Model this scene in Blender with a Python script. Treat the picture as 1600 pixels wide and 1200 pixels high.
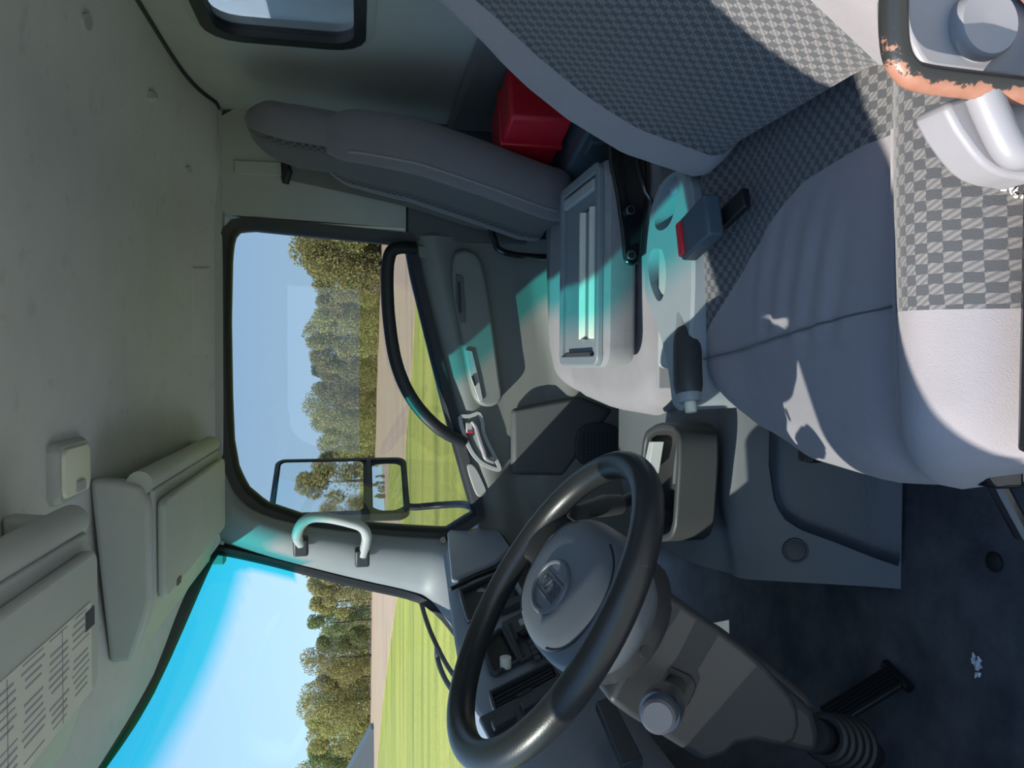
import bpy, bmesh, math, random
from mathutils import Vector, Matrix
random.seed(7)
R = math.radians
for o in list(bpy.data.objects): bpy.data.objects.remove(o)
scn = bpy.context.scene
scn.unit_settings.scale_length = 1.2           # one unit is 1.2 m
COL = scn.collection

# ------------------------------------------------------------------ camera
# Truck frame: +X to the rear of the cab, +Y to the passenger door, +Z up, cab floor at Z = 0.
# The phone was held sideways, so the picture is rolled by a quarter turn.
FPX, U0, V0 = 1202.0, 632.0, 560.0
CAM = Vector((0, 0, .80))
_p = math.atan((800-V0)/FPX); _y = math.atan((U0-600)/math.hypot(FPX, 800-V0))
FWD = Vector((-math.sin(_y)*math.cos(_p), math.cos(_y)*math.cos(_p), -math.sin(_p)))
RGT = Vector((math.cos(_y), math.sin(_y), 0)); UPV = RGT.cross(FWD)
cd = bpy.data.cameras.new('camera'); cam = bpy.data.objects.new('camera', cd); COL.objects.link(cam)
cd.sensor_width = 36; cd.lens = FPX*36/1600; cd.clip_start = .02; cd.clip_end = 2000
cam.matrix_world = Matrix.Translation(CAM) @ Matrix((-UPV, RGT, -FWD)).transposed().to_4x4()
scn.camera = cam

# ------------------------------------------------------------------ light
SUN_DIR = Vector((1.0, .55, -1.0)).normalized()
sd = bpy.data.lights.new('sun', 'SUN'); sd.energy = 7.0; sd.angle = R(.53); sd.color = (1, .93, .82)
sun = bpy.data.objects.new('sun', sd); COL.objects.link(sun)
sun.rotation_euler = SUN_DIR.to_track_quat('-Z', 'Y').to_euler(); sun.location = (-6, -4, 8)
w = bpy.data.worlds.new('sky'); scn.world = w; w.use_nodes = True
nt = w.node_tree; nt.nodes.clear()
tc = nt.nodes.new('ShaderNodeTexCoord'); sx = nt.nodes.new('ShaderNodeSeparateXYZ')
rp = nt.nodes.new('ShaderNodeValToRGB'); bg = nt.nodes.new('ShaderNodeBackground'); ow = nt.nodes.new('ShaderNodeOutputWorld')
nt.links.new(tc.outputs['Generated'], sx.inputs[0]); nt.links.new(sx.outputs['Z'], rp.inputs[0])
nt.links.new(rp.outputs[0], bg.inputs[0]); nt.links.new(bg.outputs[0], ow.inputs[0])
e = rp.color_ramp.elements
e[0].position = 0; e[0].color = (.52, .70, .86, 1); e[1].position = 1; e[1].color = (.16, .32, .62, 1)
for pos, c in ((.10, (.46, .66, .90)), (.28, (.34, .54, .86)), (.55, (.24, .42, .74))):
    k = e.new(pos); k.color = (*c, 1)
bg.inputs[1].default_value = 1.55
vs = scn.view_settings
vs.view_transform = 'Standard'; vs.look = 'None'; vs.gamma = 1; vs.use_curve_mapping = False; vs.exposure = 0.3

# ------------------------------------------------------------------ pixel helpers (photo is 1600 x 1200, rolled)
def ray(x, y):
    return FPX*FWD + ((1200-y)-600)*RGT + (800-x)*UPV
def at(x, y, **k):
    d = ray(x, y); (a, v), = k.items(); i = 'XYZ'.index(a)
    return CAM + d*((v-CAM[i])/d[i])
def on(x, y, f):                                  # hit of the ray with the surface X = f(Y, Z)
    d = ray(x, y); lo, hi = .0005, .004
    g = lambda t: (CAM+d*t).x - f((CAM+d*t).y, (CAM+d*t).z)
    for _ in range(60):
        m = (lo+hi)/2
        if g(m) > 0: lo = m
        else: hi = m
    return CAM + d*lo

# ------------------------------------------------------------------ object helpers
def tag(o, label=None, cat=None, group=None, kind=None):
    if label: o['label'] = label
    if cat: o['category'] = cat
    if group: o['group'] = group
    if kind: o['kind'] = kind
    return o
def empty(name, loc=(0, 0, 0)):
    o = bpy.data.objects.new(name, None); COL.objects.link(o); o.location = loc; o.empty_display_size = .05
    return o
def mk(name, verts, faces, mat, parent=None, smooth=35, bevel=0, seg=2, sub=0, loc=None):
    me = bpy.data.meshes.new(name)
    off = Vector((0, 0, 0)); q = parent
    while q is not None: off += Vector(q.location); q = q.parent
    if loc is not None and parent is None: off = Vector(loc)
    me.from_pydata([tuple(Vector(v)-off) for v in verts], [], [tuple(f) for f in faces])
    bm = bmesh.new(); bm.from_mesh(me); bmesh.ops.recalc_face_normals(bm, faces=bm.faces[:]); bm.to_mesh(me); bm.free()
    me.materials.append(mat)
    if smooth: me.shade_smooth(); me.set_sharp_from_angle(angle=R(smooth))
    o = bpy.data.objects.new(name, me); COL.objects.link(o)
    if loc is not None and parent is None: o.location = off
    if parent is not None: o.parent = parent
    if bevel:
        m = o.modifiers.new('bevel', 'BEVEL'); m.width = bevel; m.segments = seg; m.limit_method = 'ANGLE'; m.angle_limit = R(25)
    if sub:
        m = o.modifiers.new('sub', 'SUBSURF'); m.levels = sub; m.render_levels = sub
    return o
class MB:
    """collects pieces of one part"""
    def __init__(s): s.v = []; s.f = []
    def add(s, v, f):
        n = len(s.v); s.v += [Vector(p) for p in v]; s.f += [tuple(i+n for i in q) for q in f]; return s
    def box(s, c, size, rot=None):
        c = Vector(c); h = Vector(size)/2
        v = [Vector((x*h.x, y*h.y, z*h.z)) for x in (-1, 1) for y in (-1, 1) for z in (-1, 1)]
        if rot is not None: v = [rot @ p for p in v]
        return s.add([c+p for p in v], [(0, 1, 3, 2), (4, 6, 7, 5), (0, 4, 5, 1), (2, 3, 7, 6), (0, 2, 6, 4), (1, 5, 7, 3)])
    def prism(s, pts, off):
        n = len(pts); pts = [Vector(p) for p in pts]; off = Vector(off)
        v = pts + [p+off for p in pts]
        return s.add(v, [tuple(range(n)), tuple(range(2*n-1, n-1, -1))] + [(i, (i+1) % n, (i+1) % n+n, i+n) for i in range(n)])
    def ring(s, A, B, off):                       # frame between loop A and loop B, given thickness
        n = len(A); A = [Vector(p) for p in A]; B = [Vector(p) for p in B]; off = Vector(off)
        v = A + B + [p+off for p in A] + [p+off for p in B]; f = []
        for i in range(n):
            j = (i+1) % n
            f += [(i, j, n+j, n+i), (2*n+i, 3*n+i, 3*n+j, 2*n+j), (i, 2*n+i, 2*n+j, j), (n+i, n+j, 3*n+j, 3*n+i)]
        return s.add(v, f)
    def loft(s, secs, closed=True, caps=True, loop=False):
        n = len(secs[0]); v = [p for q in secs for p in q]; f = []
        m = len(secs)
        for a in range(m if loop else m-1):
            b = (a+1) % m
            for i in range(n if closed else n-1):
                j = (i+1) % n
                f.append((a*n+i, a*n+j, b*n+j, b*n+i))
        if caps and closed and not loop: f += [tuple(range(n-1, -1, -1)), tuple((m-1)*n+i for i in range(n))]
        return s.add(v, f)
    def tube(s, pts, r, n=10, closed=False, flat=1.0, flatdir=None, ends=True):
        pts = [Vector(p) for p in pts]; m = len(pts); secs = []
        up = None
        for i, p in enumerate(pts):
            if closed: t = pts[(i+1) % m]-pts[i-1]
            else: t = pts[min(i+1, m-1)]-pts[max(i-1, 0)]
            t.normalize()
            if flatdir is not None: up = Vector(flatdir)
            elif up is None: up = Vector((0, 0, 1)) if abs(t.z) < .9 else Vector((1, 0, 0))
            a = (up - t*up.dot(t)).normalized(); b = t.cross(a); up = a
            rr = r[i] if isinstance(r, (list, tuple)) else r
            secs.append([p + a*math.cos(k*2*math.pi/n)*rr*flat + b*math.sin(k*2*math.pi/n)*rr for k in range(n)])
        return s.loft(secs, caps=ends, loop=closed)
    def cyl(s, p, q, r, n=20, r2=None):
        return s.tube([p, q], [r, r if r2 is None else r2], n)
    def build(s, name, mat, parent=None, **k): return mk(name, s.v, s.f, mat, parent, **k)
def cat(pts, k=6, closed=False):                  # smooth curve through points
    P = [Vector(p) for p in pts]; n = len(P); out = []
    for i in range(n if closed else n-1):
        if closed: a, b, c, d = P[i-1], P[i], P[(i+1) % n], P[(i+2) % n]
        else: a, b, c, d = P[max(i-1, 0)], P[i], P[i+1], P[min(i+2, n-1)]
        for j in range(k):
            t = j/k
            out.append(.5*((2*b)+(c-a)*t+(2*a-5*b+4*c-d)*t*t+(3*b-a-3*c+d)*t**3))
    if not closed: out.append(P[-1])
    return out
def resample(pts, n):                             # n points evenly along a closed loop
    P = [Vector(p) for p in pts]; P.append(P[0]); L = [0]
    for i in range(len(P)-1): L.append(L[-1]+(P[i+1]-P[i]).length)
    out = []; k = 0
    for i in range(n):
        t = L[-1]*i/n
        while L[k+1] < t: k += 1
        out.append(P[k].lerp(P[k+1], (t-L[k])/max(1e-9, L[k+1]-L[k])))
    return out
def inset(loop, d):                               # shrink a loop towards its middle by about d
    c = sum(loop, Vector())/len(loop); n = len(loop); out = []
    nr = Vector()
    for i in range(n): nr += (loop[i]-c).cross(loop[(i+1) % n]-c)
    nr.normalize()
    for i in range(n):
        t = (loop[(i+1) % n]-loop[i-1]).normalized(); out.append(loop[i]+nr.cross(t)*d)
    return out
def rrect(w, h, r, k=5):                          # rounded rectangle in 2D
    o = []
    for cx, cy, a0 in ((w/2-r, h/2-r, 0), (-w/2+r, h/2-r, 90), (-w/2+r, -h/2+r, 180), (w/2-r, -h/2+r, 270)):
        for i in range(k+1):
            a = R(a0+90*i/k); o.append((cx+r*math.cos(a), cy+r*math.sin(a)))
    return o
def smoothstep(a, b, x):
    t = max(0, min(1, (x-a)/(b-a))); return t*t*(3-2*t)
def interp(x, tab):
    if x <= tab[0][0]: return tab[0][1]
    for (a, va), (b, vb) in zip(tab, tab[1:]):
        if x <= b: return va+(vb-va)*(x-a)/(b-a)
    return tab[-1][1]
def attr(o, name, vals):
    a = o.data.attributes.new(name, 'FLOAT', 'POINT'); a.data.foreach_set('value', vals)
def cut(o, mb):                                   # subtract a solid from a part
    c = mb.build('cutter', o.data.materials[0], smooth=0)
    c.parent = o.parent
    if o.parent is not None: c.data.transform(Matrix.Translation(-Vector(o.parent.location)))
    m = o.modifiers.new('cut', 'BOOLEAN'); m.object = c; m.operation = 'DIFFERENCE'; m.solver = 'EXACT'
    dg = bpy.context.evaluated_depsgraph_get(); dg.update()
    me = bpy.data.meshes.new_from_object(o.evaluated_get(dg)); o.modifiers.clear(); o.data = me
    me.shade_smooth(); me.set_sharp_from_angle(angle=R(35))
    bpy.data.objects.remove(c)

# ------------------------------------------------------------------ materials
M = {}
def lin(c): return tuple(((x/255)/12.92 if x/255 <= .04045 else ((x/255+.055)/1.055)**2.4) for x in c)
class N:
    def __init__(s, name):
        s.m = bpy.data.materials.new(name); s.m.use_nodes = True; s.t = s.m.node_tree
        s.b = s.t.nodes['Principled BSDF']; s.out = s.t.nodes['Material Output']; M[name] = s.m
        s._co = None
    def n(s, typ, **k):
        x = s.t.nodes.new('ShaderNode'+typ)
        for a, v in k.items(): setattr(x, a, v)
        return x
    def l(s, a, b): s.t.links.new(a, b)
    def co(s):
        if s._co is None: s._co = s.n('TexCoord').outputs['Object']
        return s._co
    def noise(s, scale, detail=3, rough=.5, vec=None, dist=0):
        x = s.n('TexNoise'); x.inputs['Scale'].default_value = scale; x.inputs['Detail'].default_value = detail
        x.inputs['Roughness'].default_value = rough; x.inputs['Distortion'].default_value = dist
        s.l(vec or s.co(), x.inputs['Vector']); return x.outputs['Fac']
    def math(s, op, a, b=None, clamp=False):
        x = s.n('Math', operation=op, use_clamp=clamp)
        for i, v in enumerate((a, b)):
            if v is None: continue
            if isinstance(v, (int, float)): x.inputs[i].default_value = v
            else: s.l(v, x.inputs[i])
        return x.outputs[0]
    def ramp(s, fac, stops):
        x = s.n('ValToRGB'); e = x.color_ramp.elements
        while len(e) > 1: e.remove(e[-1])
        e[0].position = stops[0][0]; e[0].color = (*stops[0][1], 1)
        for p, c in stops[1:]:
            k = e.new(p); k.color = (*c, 1)
        s.l(fac, x.inputs[0]); return x.outputs[0]
    def mix(s, fac, a, b, mode='MIX'):
        x = s.n('Mix', data_type='RGBA', blend_type=mode)
        for i, v in ((0, fac), (6, a), (7, b)):
            if isinstance(v, (int, float)): x.inputs[i].default_value = v
            elif isinstance(v, tuple): x.inputs[i].default_value = (*v, 1)
            else: s.l(v, x.inputs[i])
        return x.outputs[2]
    def bump(s, h, strength=.3, dist=.002):
        x = s.n('Bump'); x.inputs['Strength'].default_value = strength; x.inputs['Distance'].default_value = dist
        s.l(h, x.inputs['Height']); s.l(x.outputs[0], s.b.inputs['Normal']); return x
    def col(s, c):
        if isinstance(c, tuple): s.b.inputs['Base Color'].default_value = (*c, 1)
        else: s.l(c, s.b.inputs['Base Color'])
        return s
    def set(s, rough=.5, metal=0, spec=.5, coat=0):
        s.b.inputs['Roughness'].default_value = rough; s.b.inputs['Metallic'].default_value = metal
        s.b.inputs['Specular IOR Level'].default_value = spec; s.b.inputs['Coat Weight'].default_value = coat
        return s
def plastic(name, rgb, rough=.5, grain=900, gs=.15, var=.12, spec=.5):
    m = N(name); c = lin(rgb)
    f = m.noise(9, 4, .6)
    m.col(m.mix(f, tuple(x*(1-var) for x in c), tuple(min(1, x*(1+var)) for x in c)))
    m.set(rough, spec=spec)
    if gs: m.bump(m.noise(grain, 2), gs, .0006)
    return m
plastic('trim_light', (168, 171, 170), .55)
plastic('trim_mid', (172, 176, 174), .55)
plastic('door_plastic', (122, 126, 122), .5, 700, .2)
plastic('door_dark', (88, 92, 92), .5)
plastic('dash_plastic', (142, 150, 162), .5)
plastic('dash_dark', (58, 64, 72), .5)
plastic('wheel_leather', (36, 38, 39), .36, 600, .22, .08)
plastic('hub_plastic', (92, 97, 104), .45, 900, .15)
plastic('column_plastic', (46, 47, 49), .5)
plastic('black_plastic', (22, 24, 27), .45)
plastic('rubber', (20, 22, 24), .6, 300, .1)
plastic('seal', (30, 33, 38), .5, 300, .05)
plastic('console_grey', (142, 148, 152), .45)
plastic('tunnel_grey', (96, 100, 102), .55, 500, .3)
plastic('tray_grey', (124, 131, 136), .45)
plastic('bin_dark', (56, 58, 58), .5)
plastic('red_plastic', (190, 22, 42), .45, 500, .05, .08)
plastic('red_button', (215, 40, 50), .35, 500, 0)
plastic('slate_plastic', (72, 88, 98), .45)
plastic('belt_web', (112, 116, 112), .8, 1200, .3)
plastic('cream', (226, 222, 205), .5, 500, .05)
plastic('knob_grey', (74, 74, 80), .4, 500, .05)
plastic('lever_grey', (136, 135, 140), .45)
plastic('white_paint', (236, 238, 240), .4, 500, 0, .03)
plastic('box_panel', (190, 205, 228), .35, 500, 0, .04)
plastic('paper', (235, 232, 220), .8, 500, 0)
plastic('notice_paper', (206, 206, 198), .7, 500, 0)
plastic('notice_ink', (150, 154, 158), .7, 500, 0)
plastic('pillar_grey', (134, 138, 140), .5)
plastic('print_ink', (60, 66, 76), .8, 500, 0)
plastic('barn_grey', (120, 128, 135), .8, 5, .1)
plastic('ash_fluff', (200, 205, 210), .9, 500, .2)
plastic('vinyl_patch', (48, 54, 62), .38, 260, .6)
m = N('black_metal'); m.col((.012, .013, .015)); m.set(.18, 0, .6, .3)
m = N('steel'); m.col((.55, .57, .6)); m.set(.3, 1)
m = N('clear_plastic'); m.col((.02, .025, .03)); m.set(.08, 0, .7, .6)
m = N('mirror_glass'); m.col((.86, .9, .92)); m.set(.015, 1)

m = N('headliner'); c = lin((208, 206, 203))                      # knitted roof lining, a few smudges
f = m.noise(5, 5, .65); g = m.noise(26, 3, .6)
st = m.ramp(g, [(.60, (0, 0, 0)), (.72, (1, 1, 1))])
base = m.mix(f, tuple(x*.84 for x in c), tuple(x*1.08 for x in c))
m.col(m.mix(m.math('MULTIPLY', st, .22), base, tuple(x*.5 for x in c))); m.set(.95, spec=.1)
m.bump(m.noise(900, 2), .35, .0008)

def fabric(name, rgb, var=.12):
    m = N(name); c = lin(rgb); f = m.noise(14, 5, .65)
    m.col(m.mix(f, tuple(x*(1-var) for x in c), tuple(x*(1+var) for x in c))); m.set(.92, spec=.15)
    m.b.inputs['Sheen Weight'].default_value = .25; m.b.inputs['Sheen Roughness'].default_value = .5
    m.bump(m.noise(700, 3, .7), .4, .0012); return m
fabric('velour', (144, 140, 144))
fabric('velour_dark', (84, 88, 92))
fabric('carpet_grey', (138, 138, 140), .25)
# seat cover: smooth velour where attribute chk < 0, woven check where chk > 0
m = N('seat_cloth'); c = lin((144, 140, 144)); f = m.noise(14, 5, .65)
pl = m.mix(f, tuple(x*.88 for x in c), tuple(x*1.1 for x in c))
uv = m.n('Attribute', attribute_name='wu'); vv = m.n('Attribute', attribute_name='wv'); ck = m.n('Attribute', attribute_name='chk')
cx = m.n('CombineXYZ'); m.l(uv.outputs['Fac'], cx.inputs[0]); m.l(vv.outputs['Fac'], cx.inputs[1])
wob = m.n('VectorMath', operation='ADD'); m.l(cx.outputs[0], wob.inputs[0])
nz = m.n('TexNoise'); nz.inputs['Scale'].default_value = 260; m.l(cx.outputs[0], nz.inputs['Vector'])
sc = m.n('VectorMath', operation='SCALE'); m.l(nz.outputs['Color'], sc.inputs[0]); sc.inputs['Scale'].default_value = .0022; m.l(sc.outputs[0], wob.inputs[1])
ch = m.n('TexChecker'); ch.inputs['Scale'].default_value = 125; m.l(wob.outputs[0], ch.inputs['Vector'])
c1 = lin((106, 105, 106)); c2 = lin((76, 78, 82))
wv_ = m.n('TexWave', wave_type='BANDS', bands_direction='DIAGONAL'); wv_.inputs['Scale'].default_value = 120; m.l(cx.outputs[0], wv_.inputs['Vector'])
chk = m.mix(ch.outputs['Fac'], c2, m.mix(wv_.outputs['Fac'], tuple(x*.8 for x in c1), tuple(x*1.35 for x in c1)))
sel = m.math('GREATER_THAN', ck.outputs['Fac'], 0.0)
m.col(m.mix(sel, pl, chk)); m.set(.92, spec=.15); m.b.inputs['Sheen Weight'].default_value = .2
hh = m.math('ADD', m.noise(700, 3, .7), m.math('MULTIPLY', m.math('MULTIPLY', sel, ch.outputs['Fac']), 1.0))
m.bump(hh, .45, .0015)

m2 = M['seat_cloth'].copy(); M['seat_cloth_shaded'] = m2  # darkened copy: shade on the passenger backrest put into its colour
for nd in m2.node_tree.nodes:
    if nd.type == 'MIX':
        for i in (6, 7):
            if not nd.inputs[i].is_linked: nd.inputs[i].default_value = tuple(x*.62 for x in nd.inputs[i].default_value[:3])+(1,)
m = N('floor_mat'); f = m.noise(7, 5, .65); g = m.noise(40, 4, .7)       # dusty rubber mat with raised studs
sp = m.n('SeparateXYZ'); m.l(m.co(), sp.inputs[0])
vo = m.n('TexVoronoi'); vo.inputs['Scale'].default_value = 85; vo.inputs['Randomness'].default_value = .0
mp = m.n('Mapping'); mp.inputs['Rotation'].default_value = (0, 0, R(38)); mp.inputs['Scale'].default_value = (1, 1, 0); m.l(m.co(), mp.inputs['Vector']); m.l(mp.outputs[0], vo.inputs['Vector'])
m.col(m.mix(m.ramp(f, [(.35, (0, 0, 0)), (.7, (1, 1, 1))]), lin((54, 59, 69)), lin((98, 99, 104)))); m.set(.65, spec=.3)
m.bump(m.math('ADD', m.math('LESS_THAN', vo.outputs['Distance'], .33), g), .8, .0025)

def glass(name, tint=False, refl=1.0):
    m = N(name); t = m.t; t.nodes.remove(m.b)
    tr = m.n('BsdfTransparent'); gl = m.n('BsdfGlossy'); gl.inputs['Roughness'].default_value = .01; gl.inputs['Color'].default_value = (1, 1, 1, 1)
    fr = m.n('LayerWeight'); fr.inputs['Blend'].default_value = .5
    mx = m.n('MixShader'); m.l(m.math('ADD', m.math('MULTIPLY', m.math('POWER', fr.outputs['Facing'], 5.0), .75), .035*refl), mx.inputs[0]); m.l(tr.outputs[0], mx.inputs[1]); m.l(gl.outputs[0], mx.inputs[2]); m.l(mx.outputs[0], m.out.inputs[0])
    if tint:      # the shade band printed along the top of the windscreen
        at_ = m.n('Attribute', attribute_name='band')
        c = m.ramp(at_.outputs['Fac'], [(0, (.62, .68, .69)), (.10, (.62, .68, .69)), (.45, (.05, .52, .54)), (1, (.04, .49, .52))])
        m.l(c, tr.inputs[0])
    else: tr.inputs[0].default_value = (.60, .63, .64, 1)
    return m
glass('glass_clear'); glass('windscreen_glass', True)

m = N('worn_metal')                                                # brass-brown wear through dark paint
sp = m.n('SeparateXYZ'); m.l(m.co(), sp.inputs[0])
f = m.noise(55, 6, .75); 
gn = m.n('NewGeometry'); gx = m.n('SeparateXYZ'); m.l(gn.outputs['Normal'], gx.inputs[0])
wr = m.ramp(m.math('ADD', m.math('MULTIPLY', f, .8), m.math('MULTIPLY', gx.outputs['X'], -.30)), [(.50, (0, 0, 0)), (.53, (1, 1, 1))])
m.col(m.mix(wr, (.025, .026, .025), m.mix(m.noise(120, 3), lin((140, 92, 72)), lin((160, 118, 100))))); m.set(.35, 0, .5)
m.bump(wr, .3, .0008)

def ground(name, cols, sc1, sc2, aniso=(1, 1, 1), rot=0):
    m = N(name); mp = m.n('Mapping'); mp.inputs['Rotation'].default_value = (0, 0, rot); mp.inputs['Scale'].default_value = aniso
    m.l(m.co(), mp.inputs['Vector'])
    a = m.noise(sc1, 6, .65, mp.outputs[0]); b = m.noise(sc2, 4, .7)
    m.col(m.mix(m.math('MULTIPLY', m.ramp(b, [(.3, (0, 0, 0)), (.75, (1, 1, 1))]), .45), m.ramp(a, [(.30+.4*i/(len(cols)-1), lin(c)) for i, c in enumerate(cols)]), lin(cols[0])))
    m.set(.95, spec=.1); m.bump(b, .6, .05); return m
ground('grass', [(124, 130, 72), (158, 160, 76), (184, 180, 86), (194, 182, 100)], .9, 5, (.12, 1, 1), R(2))
ground('tilled_soil', [(166, 138, 114), (194, 166, 140), (208, 184, 158)], 1.4, 9, (.12, 1, 1), R(8))
def leafm(name, cols):
    m = N(name); oi = m.n('ObjectInfo'); at_ = m.n('Attribute', attribute_name='lv')
    c = m.ramp(at_.outputs['Fac'], [(i/(len(cols)-1), lin(x)) for i, x in enumerate(cols)])
    hs = m.n('HueSaturation'); m.l(c, hs.inputs['Color']); hs.inputs['Saturation'].default_value = .9
    m.l(m.math('ADD', m.math('MULTIPLY', oi.outputs['Random'], .04), .48), hs.inputs['Hue'])
    m.l(m.math('ADD', m.math('MULTIPLY', oi.outputs['Random'], .35), .82), hs.inputs['Value'])
    m.col(hs.outputs[0]); m.set(.8, spec=.15)
    tl = m.n('BsdfTranslucent'); m.l(hs.outputs[0], tl.inputs[0]); mx = m.n('MixShader'); mx.inputs[0].default_value = .35
    m.l(m.b.outputs[0], mx.inputs[1]); m.l(tl.outputs[0], mx.inputs[2]); m.l(mx.outputs[0], m.out.inputs[0])
ground('gravel', [(150, 146, 140), (182, 178, 172), (205, 201, 194)], 6, 40)
leafm('leaf', [(120, 130, 90), (160, 160, 98), (194, 180, 110), (214, 188, 122)])
leafm('leaf_dark', [(92, 112, 86), (122, 138, 92), (156, 160, 100), (178, 170, 106)])
plastic('bark', (84, 72, 62), .9, 30, .5)

# ================================================================== the cab shell
YC = 1.165; YP = 2.0; YD = 2*YC-YP               # middle, passenger wall, driver wall
XB = .62                                          # rear wall
def wsx(y, z): return -.615 + .165*abs((y-YC)/.835)**3 + .30*(z-1.14)      # windscreen surface
def mir(p): return Vector((p[0], 2*YC-p[1], p[2]))
def ceil_z(x, y):
    s = abs((y-YC)/.835)
    z = 1.212 - .072*s**8
    z -= .038*smoothstep(.25, .60, -x) if x < -.25 else 0
    z -= .042*smoothstep(.35, .62, x)
    return max(z, 1.132)

# floor with the raised toe board
b = MB()
b.prism([Vector((x, YD-.03, z)) for x, z in ((.66, 0), (-.50, 0), (-.66, .05), (-.78, .22), (-.80, .22), (-.80, -.04), (.66, -.04))], (0, YP-YD+.06, 0))
fl = b.build('floor', M['floor_mat']); tag(fl, 'dark dusty rubber mat on the cab floor', 'floor', kind='structure')
# firewall below the dashboard
b = MB(); b.box((-.79, YC, .26), (.02, YP-YD+.06, .44)); o = b.build('wall_front', M['black_plastic']); tag(o, 'dark firewall below the dashboard', 'wall', kind='structure')

# ceiling
nu, nv = 44, 60; V = []; F = []
for i in range(nu+1):
    for j in range(nv+1):
        y = YD + (YP-YD)*j/nv
        x0 = wsx(y, 1.17)+.012; x1 = XB+.01
        x = x0 + (x1-x0)*i/nu
        V.append((x, y, ceil_z(x, y)))
n0 = len(V); V += [(x, y, z+.03) for x, y, z in V]
for i in range(nu):
    for j in range(nv):
        a = i*(nv+1)+j; F.append((a, a+1, a+nv+2, a+nv+1)); F.append((n0+a, n0+a+nv+1, n0+a+nv+2, n0+a+1))
bd = [j for j in range(nv+1)] + [i*(nv+1)+nv for i in range(1, nu+1)] + [nu*(nv+1)+j for j in range(nv-1, -1, -1)] + [i*(nv+1) for i in range(nu-1, 0, -1)]
for a, c in zip(bd, bd[1:]+bd[:1]): F.append((a, c, c+n0, a+n0))
ceil = mk('ceiling', V, F, M['headliner'], smooth=50); tag(ceil, 'pale grey cloth headliner with smudges', 'ceiling', kind='structure')
def ceil_hit(x, y):
    d = ray(x, y); t = .0004
    for _ in range(4000):
        p = CAM+d*t
        if p.z >= ceil_z(p.x, p.y): return p
        t += .000001
    return p

# rear wall with the window opening
def rr_loop(y0, y1, z0, z1, r, x, k=6):
    return [Vector((x, (y0+y1)/2+p[0], (z0+z1)/2+p[1])) for p in rrect(y1-y0, z1-z0, r, k)]
rw_in = rr_loop(.80, 1.53, .80, 1.065, .05, XB, 8)
def outer_match(loop, y0, y1, z0, z1, x):         # push each point of the loop to a rectangle
    c = Vector((x, (y0+y1)/2, (z0+z1)/2)); out = []
    cc = sum(loop, Vector())/len(loop)
    for p in loop:
        d = p-cc; ty = ((y1 if d.y > 0 else y0)-cc.y)/d.y if abs(d.y) > 1e-9 else 1e9
        tz = ((z1 if d.z > 0 else z0)-cc.z)/d.z if abs(d.z) > 1e-9 else 1e9
        out.append(cc+d*min(ty, tz))
    return out
rwo = resample(rw_in, 96); wb = tag(empty('wall_back', (XB, YC, 0)), 'grey metal rear wall of the cab', 'wall', kind='structure')
MB().ring(outer_match(rwo, YD-.05, YP+.05, .0, 1.225, XB), rwo, (.03, 0, 0)).build('wall_panel', M['trim_mid'], wb, smooth=30)
# raised surround of the window and lower stiffening panel
MB().ring([p+Vector((-.004, 0, 0)) for p in inset(rwo, -.030)], [p+Vector((-.012, 0, 0)) for p in inset(rwo, -.012)], (.014, 0, 0)).build('window_surround', M['trim_mid'], wb, smooth=60)
MB().box((XB-.012, YC, .30), (.024, 1.62, .56)).build('lower_lining', M['velour_dark'], wb, bevel=.012, seg=3)
MB().tube([(XB-.004, y, ceil_z(XB-.008, y)-.001) for y in [YD+.02+i*(YP-YD-.04)/40 for i in range(41)]], .0045, 8).build('lining_seam', M['seal'], wb)
w2 = tag(empty('window_2', (XB, YC, .80)), 'small rear window of the cab', 'window', kind='structure')
MB().ring([p+Vector((-.014, 0, 0)) for p in inset(rwo, -.014)], [p+Vector((-.010, 0, 0)) for p in inset(rwo, .008)], (.022, 0, 0)).build('rubber_seal', M['seal'], w2, smooth=60)
MB().prism([p+Vector((.002, 0, 0)) for p in inset(rwo, .002)], (.004, 0, 0)).build('pane', M['glass_clear'], w2, smooth=20)

# passenger side window loop (on the wall plane)
WL = [at(*p, Y=YP) for p in ((640, 374), (560, 366), (440, 354), (392, 349), (368, 352), (355, 366), (351, 400), (349, 500), (351, 620), (354, 690), (362, 735), (378, 768), (410, 795), (470, 815), (560, 827), (640, 833), (700, 836), (748, 806), (728, 735), (700, 632), (672, 520), (650, 430))]
WLs = resample(WL, 110)
d1 = tag(empty('door_1', (0, YP, 0)), 'grey passenger door with its window, seen across the cab', 'door', kind='structure')
MB().ring([p for p in inset(WLs, -.002)], [p+Vector((0, .012, 0)) for p in inset(WLs, .014)], (0, .03, 0)).build('window_seal', M['seal'], d1, smooth=60)
MB().ring([p+Vector((0, -.008, 0)) for p in inset(WLs, -.016)], [p+Vector((0, -.002, 0)) for p in inset(WLs, .004)], (0, .03, 0)).build('window_frame', M['seal'], d1, smooth=60)
MB().prism([p+Vector((0, .03, 0)) for p in inset(WLs, .004)], (0, .004, 0)).build('pane', M['glass_clear'], d1, smooth=20)

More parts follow.
